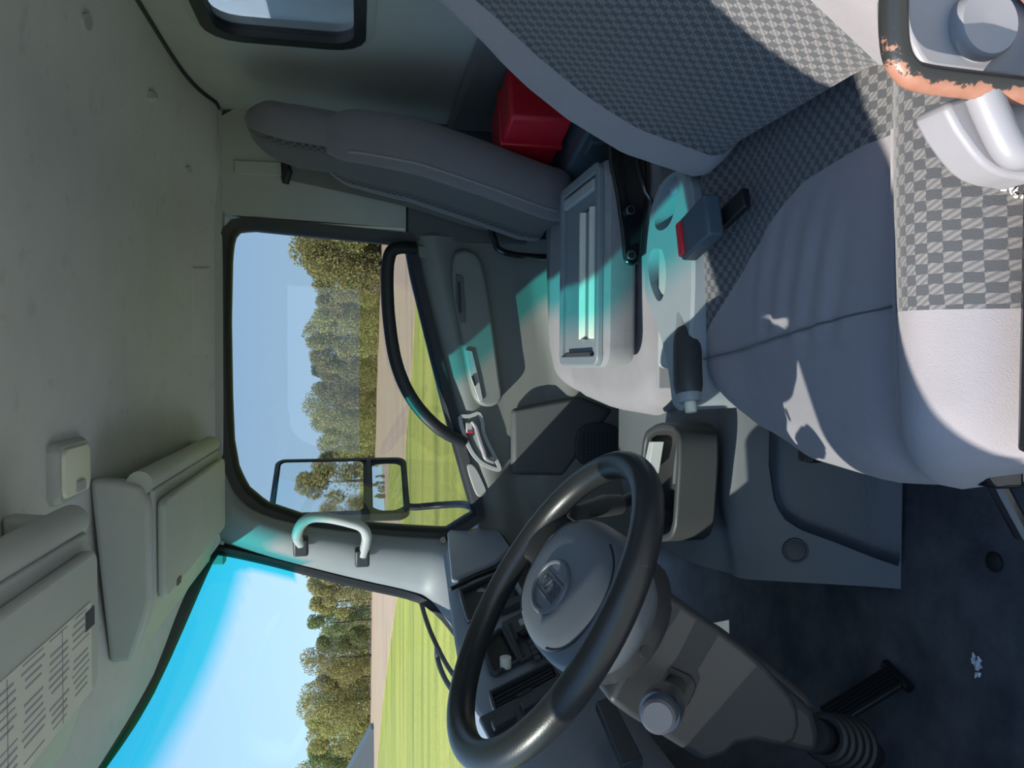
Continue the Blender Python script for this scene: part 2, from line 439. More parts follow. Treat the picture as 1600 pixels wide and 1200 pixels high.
# A pillars (the passenger one is in view, the driver one mirrors it, widened to shade the driver seat)
pc1 = cat([at(*p, Y=YP-.004) for p in ((330, 690), (352, 735), (370, 772), (405, 800), (470, 819), (560, 831), (640, 838), (692, 841), (760, 846), (900, 850))], 5)
def on2(x, y): return on(x, y, lambda yy, zz: wsx(yy, zz)+.02)
pc2 = cat([on2(*p) for p in ((312, 840), (330, 838), (350, 846), (420, 868), (500, 889), (570, 906), (640, 922), (672, 936), (705, 975), (730, 1010))], 5)
k = 9; V = []; F = []; m_ = len(pc1)
for i in range(m_):
    a, c = pc1[i], pc2[i]
    for j in range(k+1):
        t = j/k; p = a.lerp(c, t); p += Vector((.022, -.030, 0))*math.sin(math.pi*t)**.8
        V.append(p)
for i in range(m_):                               # outer skin
    a, c = pc1[i], pc2[i]
    for j in range(k+1):
        t = j/k; p = a.lerp(c, t) + Vector((-.03, .05, 0)); V.append(p)
n0 = m_*(k+1)
for i in range(m_-1):
    for j in range(k):
        q = i*(k+1)+j; F += [(q, q+1, q+k+2, q+k+1), (n0+q, n0+q+k+1, n0+q+k+2, n0+q+1)]
    q = i*(k+1); F += [(q, q+k+1, n0+q+k+1, n0+q), (q+k, n0+q+k, n0+q+2*k+1, q+2*k+1)]
for i in (0, m_-1):
    for j in range(k): q = i*(k+1)+j; F.append((q, q+1, n0+q+1, n0+q))
ap = mk('trim_1', V, F, M['pillar_grey'], smooth=60); tag(ap, 'light grey windscreen pillar cover by the passenger window', 'pillar trim', kind='structure')
V2 = []
for i, v in enumerate(V):
    q = mir(v)
    if i < n0: q.y += .11*((i % (k+1))/k)**1.5; q.x = max(q.x, wsx(q.y, q.z)+.012)  # inner edge pushed sideways, a wider shape that blocks sun from the seat
    V2.append(q)
ap2 = mk('trim_2', V2, F, M['pillar_grey'], smooth=60); tag(ap2, 'light grey windscreen pillar cover on the driver side, widened to shade the seat', 'pillar trim', kind='structure')
# B pillar trim behind the passenger door, and its twin
bpo = [at(x, y, Y=YP-.006) for x, y in ((334, 228), (337, 300), (343, 328), (360, 336), (440, 342), (634, 356))]
bp = bpo + [Vector((.335, YP-.006, .66)), Vector((.345, YP-.006, .0)), Vector((XB, YP-.006, 0)), Vector((XB, YP-.006, 1.12)), Vector((XB-.03, YP-.006, 1.145))]
e3 = tag(empty('trim_3', (.5, YP, 0)), 'grey door pillar cover beside the passenger seat', 'pillar trim', kind='structure')
zs = at(634, 352, Y=YP).z
up_ = bpo + [Vector((.34, YP-.006, zs)), Vector((XB, YP-.006, zs)), Vector((XB, YP-.006, 1.10)), Vector((XB-.035, YP-.006, 1.150))]
MB().prism(up_, (0, .05, 0)).build('upper_cover', M['trim_mid'], e3, bevel=.006, seg=3)
MB().prism([Vector((x, YP+.002, z)) for x, z in ((.318, zs-.004), (XB, zs-.004), (XB, .0), (.318, .0))], (0, .05, 0)).build('lower_cover', M['door_dark'], e3, bevel=.004)
e4 = tag(empty('trim_4', (.5, YD, 0)), 'grey door pillar cover on the driver side', 'pillar trim', kind='structure')
MB().prism([mir(p) for p in up_], (0, -.05, 0)).build('upper_cover', M['trim_mid'], e4, bevel=.006, seg=3)
MB().prism([mir(Vector((x, YP-.012, z))) for x, z in ((.42, zs-.004), (XB, zs-.004), (XB, .0), (.42, .0))], (0, -.05, 0)).build('lower_cover', M['door_dark'], e4, bevel=.004)
MB().box((.485, YP+.055, .575), (.29, .02, 1.17)).build('outer_skin', M['white_paint'], e3)
MB().box((.535, YD-.055, .575), (.19, .02, 1.17)).build('outer_skin', M['white_paint'], e4)
# roof rails above both doors
for nm, y, lab in (('trim_5', YP+.012, 'roof rail above the passenger door'), ('trim_6', YD-.012, 'roof rail above the driver door opening')):
    b = MB(); b.loft([[Vector((x, y+dy, z)) for dy, z in ((-.020, 1.126), (.020, 1.126), (.035, 1.20), (-.020, 1.20))] for x in (-.50, 0, .3, XB+.03)])
    tag(b.build(nm, M['trim_mid'], bevel=.004), lab, 'roof rail', kind='structure')
b = MB(); b.box((.0, YD-.0, .03), (1.3, .07, .07)); tag(b.build('trim_7', M['trim_mid'], bevel=.008), 'painted sill of the driver door opening', 'door sill', kind='structure')

# windscreen
def wsl(side=0):
    pts = [on(*p, wsx) for p in ((346, 858), (420, 874), (500, 895), (570, 912), (640, 928), (676, 946), (706, 978))]
    bot = Vector((0, pts[-1].y-.06, .545)); low = [bot, Vector((0, 1.6, .53)), Vector((0, YC, .525))]
    top = [on(335, 862, wsx), on(320, 885, wsx)]
    z0 = on(150, 1200, wsx).z
    tp = [Vector((0, 1.5, (top[-1].z+z0)/2+.006)), Vector((0, YC, z0+.004))]
    half = tp[::-1] + top[::-1] + pts + low
    for p in half: p.x = wsx(p.y, p.z)
    full = half + [Vector((p.x, 2*YC-p.y, p.z)) for p in half[-2:0:-1]]
    return full
WSL = resample(cat(wsl(), 4, True), 160)
w1 = tag(empty('window_1', (-.6, YC, .53)), 'wide windscreen with a cyan shade band along its top', 'window', kind='structure')
V = []; F = []; B_ = []
nu, nv = 40, 24
zt = [max(p.z for p in WSL), min(p.z for p in WSL)]
cc = Vector((wsx(YC, .85), YC, .85))
rings = 14
for r_ in range(rings+1):
    t = 1-r_/rings
    for p in WSL:
        y = YC+(p.y-YC)*t; z = .85+(p.z-.85)*t; V.append(Vector((wsx(y, z), y, z)))
n = len(WSL)
for r_ in range(rings):
    for i in range(n):
        j = (i+1) % n; F.append((r_*n+i, r_*n+j, (r_+1)*n+j, (r_+1)*n+i))
gp = mk('pane', V, F, M['windscreen_glass'], w1, smooth=60)
def topz(y):
    c = [p for p in WSL if p.z > .95]; return min(c, key=lambda p: abs(p.y-y)).z
attr(gp, 'band', [max(0, min(1, 1-(topz(v.y)-v.z)/.115)) for v in V])
def offx(p, d): return Vector((p.x+d, p.y, p.z))
b = MB(); b.ring([offx(p, .016) for p in inset(WSL, -.022)], [offx(p, .006) for p in inset(WSL, .008)], (-.02, 0, 0)); b.build('rubber_seal', M['seal'], w1, smooth=60)
# header between windscreen and ceiling
hd = [p for p in WSL if p.z > 1.138]; hd.sort(key=lambda p: p.y)
b = MB(); b.loft([[Vector((p.x+.016, p.y, p.z+.016)), Vector((p.x-.03, p.y, p.z+.016)), Vector((p.x-.03, p.y, p.z+.10)), Vector((p.x+.07, p.y, ceil_z(p.x+.07, p.y)+.012)), Vector((p.x+.05, p.y, p.z+.028))] for p in hd])
tag(b.build('trim_8', M['trim_mid'], smooth=40), 'grey header strip above the windscreen', 'header trim', kind='structure')
# cowl outside below the glass
b = MB(); b.loft([[Vector((wsx(y, .55)-.03, y, .53)), Vector((wsx(y, .55)-.18, y, .50)), Vector((wsx(y, .55)-.2, y, .1)), Vector((wsx(y, .55)-.03, y, .1))] for y in [YD+i*(YP-YD)/20 for i in range(21)]])
tag(b.build('wall_nose', M['white_paint'], smooth=40), 'white painted nose of the truck below the windscreen', 'body panel', kind='structure')

# ------------------------------------------------------------------ passenger door inner panel (parts of door_1)
def tr(pts, Y): return [at(x, y, Y=Y) for x, y in pts]
# main skin: sill line down to the floor, upper edge rolled towards the glass
sill = [(640, 372), (651, 430), (673, 520), (701, 632), (729, 735), (750, 808)]
S = [at(x, y, Y=YP) for x, y in sill]
nx, nz = 40, 26; V = []; F = []
def sillz(x): return interp(x, sorted((p.x, p.z) for p in S))
def doory(x, z):                                   # depth relief of the lining
    d = sillz(x)-z
    y = YP+.018 - .030*smoothstep(0, .05, d)
    y += .018*smoothstep(.06, .13, d)
    y -= .030*smoothstep(.30, .36, d + .18*smoothstep(.0, -.35, x))       # map pocket bulges below
    return y
for i in range(nx+1):
    x = -.52+.85*i/nx
    for j in range(nz+1):
        t = j/nz; z = sillz(x)*(1-t)+.02*t; V.append(Vector((x, doory(x, z), z)))
n0 = len(V); V += [Vector((v.x, YP+.06, v.z)) for v in V]
for i in range(nx):
    for j in range(nz):
        q = i*(nz+1)+j; F += [(q, q+1, q+nz+2, q+nz+1), (n0+q, n0+q+nz+1, n0+q+nz+2, n0+q+1)]
    q = i*(nz+1); F += [(q, q+nz+1, n0+q+nz+1, n0+q), (q+nz, n0+q+nz, n0+q+2*nz+1, q+2*nz+1)]
for i in (0, nx):
    for j in range(nz): q = i*(nz+1)+j; F.append((q, q+1, n0+q+1, n0+q))
mk('door_lining', V, F, M['door_plastic'], d1, smooth=50)
b = MB(); b.tube([at(x, y, Y=YP+.004) for x, y in sill], .006, 8); b.build('glass_run', M['seal'], d1)
# armrest
ar = [(712, 393), (744, 395), (757, 425), (770, 500), (782, 590), (785, 625), (757, 636), (737, 610), (720, 520), (707, 443)]
A1 = tr(ar, YP-.035); arm = MB().prism(resample(cat(A1, 4, True), 48), (0, .06, 0)).build('armrest', M['door_plastic'], d1, bevel=.014, seg=4)
MB().prism(tr([(712, 428), (723, 432), (727, 480), (727, 505), (719, 503), (712, 470)], YP-.036), (0, -.004, 0)).build('pull_recess', M['door_dark'], arm, bevel=.0015)
MB().prism(tr([(715, 440), (719, 441), (721, 488), (717, 489)], YP-.041), (0, -.002, 0)).build('pull_slot', M['black_plastic'], arm)
MB().prism(tr([(726, 546), (738, 548), (748, 590), (755, 625), (748, 627), (734, 588)], YP-.036), (0, -.005, 0)).build('switch_plate', M['trim_light'], arm, bevel=.002)
MB().prism(tr([(736, 588), (740, 587), (744, 602), (741, 604)], YP-.042), (0, -.004, 0)).build('window_switch', M['black_plastic'], arm, bevel=.001)
# latch
lb = tr([(716, 652), (734, 647), (750, 643), (757, 660), (760, 680), (784, 730), (778, 737), (760, 731), (744, 720), (728, 695)], YP-.016)
LBs = resample(cat(lb, 3, True), 40)
lt = MB().ring(LBs, inset(LBs, .0105), (0, .03, 0)).build('latch_bezel', M['trim_mid'], d1, bevel=.003)
MB().prism([p+Vector((0, .018, 0)) for p in inset(LBs, .008)], (0, .01, 0)).build('latch_recess', M['black_plastic'], lt)
hb = cat([at(*p, Y=YP-.020) for p in ((737, 658), (744, 668), (750, 688), (756, 705), (760, 716), (772, 722))], 5)
MB().tube(hb, [.005+.003*math.sin(math.pi*i/(len(hb)-1)) for i in range(len(hb))], 10).build('latch_handle', M['lever_grey'], lt)
MB().box(at(733, 668, Y=YP-.016), (.028, .012, .018)).build('lock_knob', M['trim_light'], lt, bevel=.003)
MB().box(at(734, 675, Y=YP-.020), (.006, .008, .014)).build('lock_mark', M['red_button'], lt)
# blank plates
MB().prism(resample(cat(tr([(730, 729), (742, 729), (758, 760), (760, 772), (750, 777), (742, 768)], YP-.012), 3, True), 30), (0, .02, 0)).build('blank_plate', M['trim_light'], d1, bevel=.002)
MB().prism(resample(tr([(653, 384), (686, 384), (686, 402), (653, 402)], YP-.004), 24), (0, .02, 0)).build('blank_plate', M['door_plastic'], d1, bevel=.002)
# curved black grab bar in front of the glass
gb = cat([at(*p, Y=y) for p, y in (((648, 388), YP-.01), ((624, 387), YP-.03), ((610, 396), YP-.035), ((605, 430), YP-.035), ((608, 500), YP-.035), ((620, 570), YP-.035), ((645, 625), YP-.035), ((684, 668), YP-.03), ((726, 692), YP-.01))], 6)
MB().tube(gb, .0165, 14, flat=.8, flatdir=(0, 1, 0)).build('grab_bar', M['seal'], d1)
# pocket rim and speaker grille low down at the front
MB().prism(tr([(800, 640), (905, 618), (960, 640), (880, 745), (800, 742)], YP-.03) , (0, .03, 0)).build('map_pocket', M['door_dark'], d1, bevel=.012, seg=3)
sg = MB().prism(resample(cat(tr([(905, 672), (935, 660), (968, 672), (970, 712), (935, 735), (902, 715)], YP-.04), 4, True), 40), (0, .03, 0)).build('speaker_grille', M['dash_dark'], d1, bevel=.004)
b = MB()
for i in range(9):
    for j in range(9):
        c = at(912+6.0*i, 678+5.0*j, Y=YP-.0405)
        b.cyl(c, c+Vector((0, -.0012, 0)), .0022, 6)
b.build('grille_holes', M['black_plastic'], sg)['kind'] = 'stuff'

# ------------------------------------------------------------------ grab handle on the pillar
def ph(x, y, d): return on(x, y, lambda yy, zz: wsx(yy, zz)+d)
gh = tag(empty('grab_handle', at(520, 855, Y=1.93)), 'grey plastic grab handle screwed to the windscreen pillar', 'handle')
hp = [((470, 850), 1.925), ((464, 838), 1.905), ((470, 820), 1.89), ((486, 809), 1.885), ((512, 809), 1.885), ((545, 816), 1.885), ((566, 824), 1.89), ((573, 840), 1.905), ((567, 868), 1.925)]
hpt = cat([at(*p, Y=y) for p, y in hp], 6)
MB().tube(hpt[6:-6], .0125, 14).build('grip', M['trim_mid'], gh)
for ends, px in ((hpt[:7], (470, 853)), (hpt[-7:], (566, 870))):
    MB().tube(ends, .0120, 12).build('handle_end', M['trim_light'], gh)
    MB().box(at(*px, Y=1.93), (.050, .024, .036), Matrix.Rotation(R(-20), 3, 'Z')).build('mount', M['seal'], gh, bevel=.006, seg=3)

# ------------------------------------------------------------------ overhead lockers
LK = [(-.182, 1.215), (-.186, 1.17), (-.196, 1.138), (-.225, 1.124), (-.375, 1.122), (-.41, 1.131), (-.475, 1.152), (-.475, 1.20)]
def locker(y0, y1, label, sticker=None):
    t = tag(empty('overhead_locker', (-.3, (y0+y1)/2, 1.12)), label, 'storage locker', 'overhead lockers above the windscreen')
    def sec(y, pts): return [Vector((x, y, min(z, ceil_z(x, y)-.0))) for x, z in pts]
    # two end cheeks, a bottom shelf, the tubular rail along the open rear edge
    for ya, yb in ((y0, y0+.035), (y1-.035, y1)):
        MB().loft([sec(ya, LK), sec(yb, LK)]).build('end_cheek', M['trim_mid'], t, bevel=.008, seg=3)
    sh_ = [(-.205, 1.130), (-.205, 1.122), (-.38, 1.121), (-.415, 1.130), (-.475, 1.150), (-.475, 1.166), (-.41, 1.143)]
    MB().loft([[Vector((x, y, z)) for x, z in sh_] for y in (y0+.02, y1-.02)]).build('shelf', M['trim_mid'], t, bevel=.003)
    MB().tube([(-.193, y, 1.142) for y in (y0+.012, y0+.03, (y0+y1)/2, y1-.03, y1-.012)], .020, 16, flat=1.0).build('rail', M['trim_mid'], t)
    MB().loft([[Vector((x, y, z)) for x, z in ((-.445, 1.155), (-.455, 1.155), (-.445, 1.195), (-.435, 1.195))] for y in (y0+.03, y1-.03)]).build('back_panel', M['door_dark'], t)
    ld = [Vector((-.305+a, (y0+y1)/2+c, 1.121)) for a, c in rrect(.165, y1-y0-.06, .018, 4)]
    lid = MB().prism(ld, (0, 0, -.014)).build('lid', M['trim_mid'], t, bevel=.005, seg=3)
    c = Vector((-.380, y0+.12, 1.108)); MB().prism([c+Vector((a*1., d, 0)) for a, d in rrect(.012, .03, .004)], (0, 0, -.002)).build('latch', M['seal'], lid)
    return t, lid
locker(1.30, 1.93, 'grey overhead locker above the passenger, plain lid')
t2, lid2 = locker(.40, 1.03, 'grey overhead locker nearer the driver, with a printed notice on its lid')
stz = 1.1065
st_ = MB().box((-.332, .74, stz), (.105, .46, .0012)).build('printed_notice', M['notice_paper'], lid2)
b = MB()
rr = random.Random(3)
for i in range(13):                                # lines and small boxes of print
    x = -.283-i*.0077
    for seg_ in range(7):
        y = .525+seg_*.064
        if (i+seg_*3) % 7 == 2: continue
        b.box((x, y+.026, stz-.0008), (.0022 if i % 4 else .0012, .035+.02*rr.random(), .0004))
for y in (.62, .75, .88): b.box((-.332, y, stz-.0008), (.1, .0015, .0004))
b.build('print', M['notice_ink'], st_)['kind'] = 'stuff'
for y in (.965, .535): MB().box((-.298, y, stz-.0008), (.022, .03, .0005)).build('print_block', M['print_ink'], st_)
# visor added out of view, turned down to shade the driver seat
sv = tag(empty('shading_visor', (-.50, .50, 1.16)), 'added grey visor out of view, folded down to shade the driver seat', 'sun visor')
b = MB(); b.loft([[Vector((wsx(y, 1.14)+.05, y, 1.15)), Vector((wsx(y, 1.14)+.066, y, 1.15)), Vector((wsx(y, .93)+.066, y, .93)), Vector((wsx(y, .93)+.05, y, .93))] for y in [.36+i*.026 for i in range(9)]]); b.build('visor_board', M['trim_mid'], sv, bevel=.006, seg=3)
MB().tube([(wsx(.5, 1.15)+.058, .37+i*.03, 1.155) for i in range(10)], .005, 8).build('hinge_rod', M['seal'], sv)

# ------------------------------------------------------------------ dome lamp
dp = ceil_hit(100, 735)
dl = tag(empty('dome_lamp', dp), 'small rectangular dome lamp with a clear lens on the ceiling', 'lamp')
tl_ = Matrix.Rotation(0, 3, 'Z')
def dl_loop(w, h, r, z): return [dp+Vector((a, c, z)) for a, c in rrect(w, h, r, 5)]
MB().loft([dl_loop(.088, .130, .018, .004), dl_loop(.088, .130, .018, -.008), dl_loop(.078, .12, .016, -.015)]).build('housing', M['trim_mid'], dl, smooth=40)
lens = MB().loft([dl_loop(.070, .105, .014, -.013), dl_loop(.066, .10, .014, -.019), dl_loop(.05, .08, .012, -.021)]).build('lens', M['cream'], dl, smooth=40)
MB().box(dp+Vector((-.022, 0, -.021)), (.016, .03, .008)).build('switch', M['trim_light'], dl, bevel=.002)

# marks left on the headliner: a plug, a torn clip hole, a pressed strip above the window
def cmark(name, x, y, rx, ry, mat, label, catg, dz=0.0):
    p = ceil_hit(x, y); V = [p+Vector((rx*math.cos(a*.3927), ry*math.sin(a*.3927), 0)) for a in range(16)]
    for v in V: v.z = ceil_z(v.x, v.y)-.0045
    V2 = [v.copy() for v in V]
    for v in V2: v.z += .009
    o = mk(name, V+V2, [tuple(range(16)), tuple(range(31, 15, -1))]+[(i, (i+1) % 16, (i+1) % 16+16, i+16) for i in range(16)], mat, loc=p, smooth=40)
    return tag(o, label, catg)
cmark('ceiling_plug', 133, 34, .011, .017, M['trim_mid'], 'round plastic plug in the headliner nearest the rear window', 'plug')
pt = ceil_hit(234, 150)
b = MB(); b.loft([[pt+Vector((a*s, c*s, -.001-.012*t_)) for a, c in ((-.010, -.02), (.006, -.016), (.013, .004), (.0, .02), (-.010, .012))] for s, t_ in ((1, -.6), (.85, .5), (.35, 1.0))])
tag(b.build('coat_hook', M['trim_mid'], loc=pt, smooth=30), 'broken coat hook clip on the headliner', 'hook')
cmark('ceiling_plug', 293, 265, .006, .014, M['trim_mid'], 'small oval plug in the headliner above the seat belt guide', 'plug')

# ------------------------------------------------------------------ dashboard
XF = -.452
def dxf(y, z=0): return XF - .088*(1-smoothstep(1.15, 1.62, y))
db = tag(empty('dashboard', (XF, YC, .3)), 'long grey dashboard with open bins, vents and switches', 'dashboard')
dtop = [(.36, .585), (1.08, .585), (1.22, .622), (1.36, .628), (1.55, .620), (1.9, .594), (1.97, .57)]
secs = []
for i in range(34):
    y = YD+.03+(YP-YD-.05)*i/33; zt = interp(y, dtop); e_ = .035*smoothstep(1.9, 1.98, y)
    xw = wsx(y, .56)+.005; XF_ = dxf(y)
    secs.append([Vector(p) for p in ((xw, y, .535), ((xw+XF_)/2, y, zt-.030), (XF_-.05, y, zt-.006), (XF_-.018-e_, y, zt), (XF_-.004-e_, y, zt-.012), (XF_-e_, y, zt-.05), (XF_-.005-e_, y, .42), (XF_-.03, y, .36), (XF_-.10, y, .31), (xw-.08, y, .31))])
body = MB().loft(secs).build('dash_body', M['dash_plastic'], db, smooth=45)
def fxp(x, y, X=XF): return on(x, y, lambda yy, zz: dxf(yy)+(X-XF))
def fx(pts, X=XF): return [fxp(x, y, X) for x, y in pts]
# glove box lid with gaps round it
glp = fx([(699, 838), (746, 795), (757, 800), (798, 862), (776, 884), (706, 915)], XF+.004)
GL = resample(cat(glp, 1, True), 48)
gl = MB().prism(GL, (.012, 0, 0)).build('glove_box_lid', M['dash_plastic'], db, bevel=.005, seg=3)
for k_ in range(3): MB().box(fxp(776+5*k_, 842-4*k_, XF+.0175), (.002, .022, .004)).build('emboss', M['dash_plastic'], gl, bevel=.0008)
MB().tube(fx([(692, 844), (720, 818), (744, 794)], XF-.002), .0085, 8).build('demister_slot', M['black_plastic'], db)
MB().tube(fx([(703, 921), (740, 903), (778, 888)], XF+.003), .0045, 6).build('lid_gap', M['black_plastic'], db)
MB().tube(fx([(757, 796), (780, 830), (802, 864)], XF+.003), .0045, 6).build('lid_gap', M['black_plastic'], db)
# open bins: dark box behind a frame
def bin_(pts, nm='open_bin', wall=.006):
    L = resample(fx(pts, XF+.004), 40)
    f = MB().ring(inset(L, -wall), L, (.008, 0, 0)).build(nm, M['dash_dark'], db, bevel=.0015)
    MB().prism([p+Vector((.0005, 0, 0)) for p in inset(L, -.001)], (-.003, 0, 0)).build('bin_back', M['black_plastic'], f)
    return f
bn = bin_([(721, 927), (735, 976), (842, 930), (826, 880)])
MB().prism(fx([(803, 917), (808, 914), (818, 933), (813, 936)], XF+.006), (.01, 0, 0)).build('divider', M['dash_plastic'], bn, bevel=.001)
MB().prism(fx([(781, 953), (843, 926), (847, 935), (784, 963)], XF+.004), (.014, 0, 0)).build('shelf_bar', M['dash_dark'], db, bevel=.002)
bn = bin_([(757, 1012), (783, 988), (808, 1036), (772, 1056)])
c = fxp(790, 1044, XF+.006); MB().cyl(c, c+Vector((.02, 0, .0)), .010, 18).build('lighter_knob', M['cream'], db, bevel=.002)
# heater controls
hv = MB().prism(fx([(784, 978), (838, 950), (864, 1014), (813, 1040)], XF+.003), (.008, 0, 0)).build('heater_panel', M['dash_dark'], db, bevel=.002)
MB().prism(fx([(795, 977), (799, 975), (822, 1026), (817, 1028)], XF+.010), (.003, 0, 0)).build('slider_slot', M['black_plastic'], hv)
MB().prism(fx([(810, 972), (820, 967), (823, 976), (813, 980)], XF+.010), (.004, 0, 0)).build('indicator', M['trim_mid'], hv)
MB().tube(fx([(811, 992), (820, 988), (830, 984)], XF+.022), [.006, .010, .006], 10).build('slider_knob', M['black_plastic'], hv)
for r_ in range(3):
    for q in range(4):
        x0, y0 = 823+r_*11+q*3.6, 1004-r_*5+q*8.5-r_*0
        MB().prism(fx([(x0, y0), (x0+9, y0-4), (x0+12, y0+3), (x0+3, y0+7)], XF+.010), (.005, 0, 0)).build('push_button', M['dash_dark'], hv, bevel=.001)
# vent with slats and three rocker switches
vf = resample(fx([(768, 1090), (860, 1043), (871, 1064), (776, 1118)], XF+.004), 40)
vt = MB().ring(inset(vf, -.005), vf, (.010, 0, 0)).build('air_vent', M['dash_dark'], db, bevel=.0015)
MB().prism(vf, (.001, 0, 0)).build('vent_back', M['black_plastic'], vt)
for q in range(4):
    t = (q+.6)/4.3
    a = (768+8*t, 1090+28*t); c = (860+11*t, 1043+21*t)
    MB().tube(fx([a, c], XF+.009), .0026, 6, flat=.5).build('slat', M['dash_dark'], vt)
MB().tube(fx([(808, 1091), (831, 1079)], XF+.014), .004, 8).build('vent_tab', M['seal'], vt)
for x0, y0 in ((787, 1133), (832, 1104), (877, 1079)):
    L = [fxp(x0+dx, y0+dy, XF+.012) for dx, dy in ((-20, 4), (16, -15), (20, -4), (-15, 16))]
    s_ = MB().prism(resample(L, 24), (.011, 0, 0)).build('rocker_switch', M['dash_dark'], db, bevel=.004, seg=3)
MB().prism(fx([(748, 1130), (900, 1050), (925, 1085), (770, 1172)], XF+.002), (.010, 0, 0)).build('switch_panel', M['dash_dark'], db, bevel=.003)
MB().loft([[Vector((x, y, z)) for x, z in ((-.62, .56), (-.62, .62), (-.53, .632), (-.515, .62), (-.51, .50), (-.53, .44))] for y in (.48, .5, .84, .87)]).build('instrument_hood', M['dash_plastic'], db, bevel=.014, seg=3)
MB().prism(fx([(930, 1110), (955, 1100), (1005, 1200), (972, 1210)], -.42), (.014, 0, 0)).build('lower_bracket', M['dash_dark'], db, bevel=.003)

# ------------------------------------------------------------------ steering wheel
WC = Vector((-.239, .757, .61)); TH = R(33)
WN = Vector((math.sin(TH), 0, math.cos(TH))); WA = Vector((-math.cos(TH), 0, math.sin(TH))); WB = Vector((0, 1, 0))
def wp(a, b, h=0): return WC + WA*a + WB*b + WN*h
sw = tag(empty('steering_wheel', wp(0, 0, -.05)), 'dark grey steering wheel with an oval badge on its hub', 'steering wheel')
MB().tube([wp(.1595*math.cos(t), .1595*math.sin(t)) for t in [i*2*math.pi/96 for i in range(96)]], .0150, 18, closed=True).build('rim', M['wheel_leather'], sw, smooth=80)
hubo = [(.040, -.075), (.048, 0), (.040, .075), (.012, .118), (-.035, .128), (-.072, .105), (-.092, .055), (-.096, 0), (-.092, -.055), (-.072, -.105), (-.035, -.128), (.012, -.118)]
HO = cat([Vector((a, b, 0)) for a, b in hubo], 6, True)
def hubsec(s, h): return [wp(-.025+(p.x+.025)*s, p.y*s, h) for p in HO]
hub = MB().loft([hubsec(*q) for q in ((.80, -.060), (.93, -.045), (1.0, -.030), (.995, -.020), (.96, -.011), (.88, -.004), (.74, .001), (.5, .004), (.2, .005))]).build('hub_pad', M['hub_plastic'], sw, smooth=80)
for s in (1, -1):                                  # two broad spokes, each with a finger hollow
    st = []
    for i in range(9):
        t = i/8; bb = s*(.085+.068*t); w_ = .044-.020*t+.016*t**3; aa = -.040-.006*t; h = -.030+.030*t**1.4
        st.append([wp(aa+w_*math.cos(k_*2*math.pi/16), bb, h+(.014-.002*t)*math.sin(k_*2*math.pi/16)) for k_ in range(16)])
    sp_ = MB().loft(st).build('spoke', M['wheel_leather'], sw, smooth=80)
emb = [wp(-.012+.026*math.sin(i*2*math.pi/40), .044*math.cos(i*2*math.pi/40), .0) for i in range(40)]
bd_ = MB().tube([p+WN*.0055 for p in emb], .0030, 8, closed=True).build('badge_ring', M['hub_plastic'], hub, smooth=80)
MB().prism([wp(-.012+.023*math.sin(i*2*math.pi/40), .041*math.cos(i*2*math.pi/40), .002) for i in range(40)], WN*.0038).build('badge_plate', M['hub_plastic'], hub)
def text_mesh(name, body, size, org, ex, ey, mat, parent, depth=.0008, sx=1.0, bold=0.0):
    cu = bpy.data.curves.new(name, 'FONT'); cu.body = body; cu.size = size; cu.align_x = 'CENTER'; cu.align_y = 'CENTER'; cu.extrude = depth; cu.offset = bold
    t = bpy.data.objects.new(name, cu); COL.objects.link(t)
    dg = bpy.context.evaluated_depsgraph_get(); me = bpy.data.meshes.new_from_object(t.evaluated_get(dg)); bpy.data.objects.remove(t)
    ez = ex.cross(ey); vs_ = [org+ex*v.co.x*sx+ey*v.co.y+ez*v.co.z for v in me.vertices]; fs_ = [tuple(p.vertices) for p in me.polygons]
    return mk(name, vs_, fs_, mat, parent, smooth=0)
text_mesh('badge_lettering', 'ISUZU', .021, wp(-.012, 0, .0064), WB, WA, M['dash_dark'], hub, .0006, 1.05, .0004)
for s in (1, -1): MB().tube([wp(-.012+s*.0105, -.030, .0062), wp(-.012+s*.0105, .030, .0062)], .0008, 6).build('badge_line', M['dash_dark'], hub)
HR = HO[36:]+HO[:36]
gr_ = [wp(-.025+(p.x+.025)*.86, p.y*.86, -.0038) for p in HR if p.y < -.060]
gr_.sort(key=lambda p: (p-WC).dot(WA))
MB().tube(gr_, .0016, 6).build('pad_groove', M['black_plastic'], hub)
MB().tube([Vector((p.x, 2*WC.y-p.y, p.z)) for p in gr_], .0016, 6).build('pad_groove', M['black_plastic'], hub)
# boss under the hub
MB().loft([[wp(-.022+r_*math.cos(k_*math.pi/14), r_*1.12*math.sin(k_*math.pi/14), h) for k_ in range(28)] for r_, h in ((.066, -.035), (.070, -.05), (.068, -.085), (.060, -.095))]).build('hub_boss', M['column_plastic'], sw, smooth=40)
c = at(1008, 1019, Y=.672); MB().cyl(c, c+Vector((.002, -.004, 0)), .006, 14).build('boss_hole', M['black_plastic'], sw)

# ------------------------------------------------------------------ steering column with stalks
sc_ = tag(empty('steering_column', (-.35, .757, .30)), 'grey steering column shroud under the wheel with a stalk', 'steering column')
co = [(1040, 925), (1085, 955), (1125, 982), (1165, 1012), (1200, 1042), (1216, 1062), (1238, 1086), (1250, 1110), (1252, 1135), (1245, 1160), (1225, 1170), (1180, 1160), (1150, 1166), (1135, 1182), (1100, 1192), (1045, 1158), (985, 1122), (950, 1096), (962, 1070), (1000, 1000)]
MB().prism([at(x, y, Y=.705) for x, y in co], (0, .105, 0)).build('upper_shroud', M['column_plastic'], sc_, bevel=.016, seg=4)
c2 = [(1190, 1050), (1225, 1068), (1275, 1112), (1284, 1150), (1280, 1182), (1250, 1178), (1215, 1168), (1180, 1120)]
MB().prism([at(x, y, Y=.717) for x, y in c2], (0, .085, 0)).build('lower_shroud', M['column_plastic'], sc_, bevel=.010, seg=3)
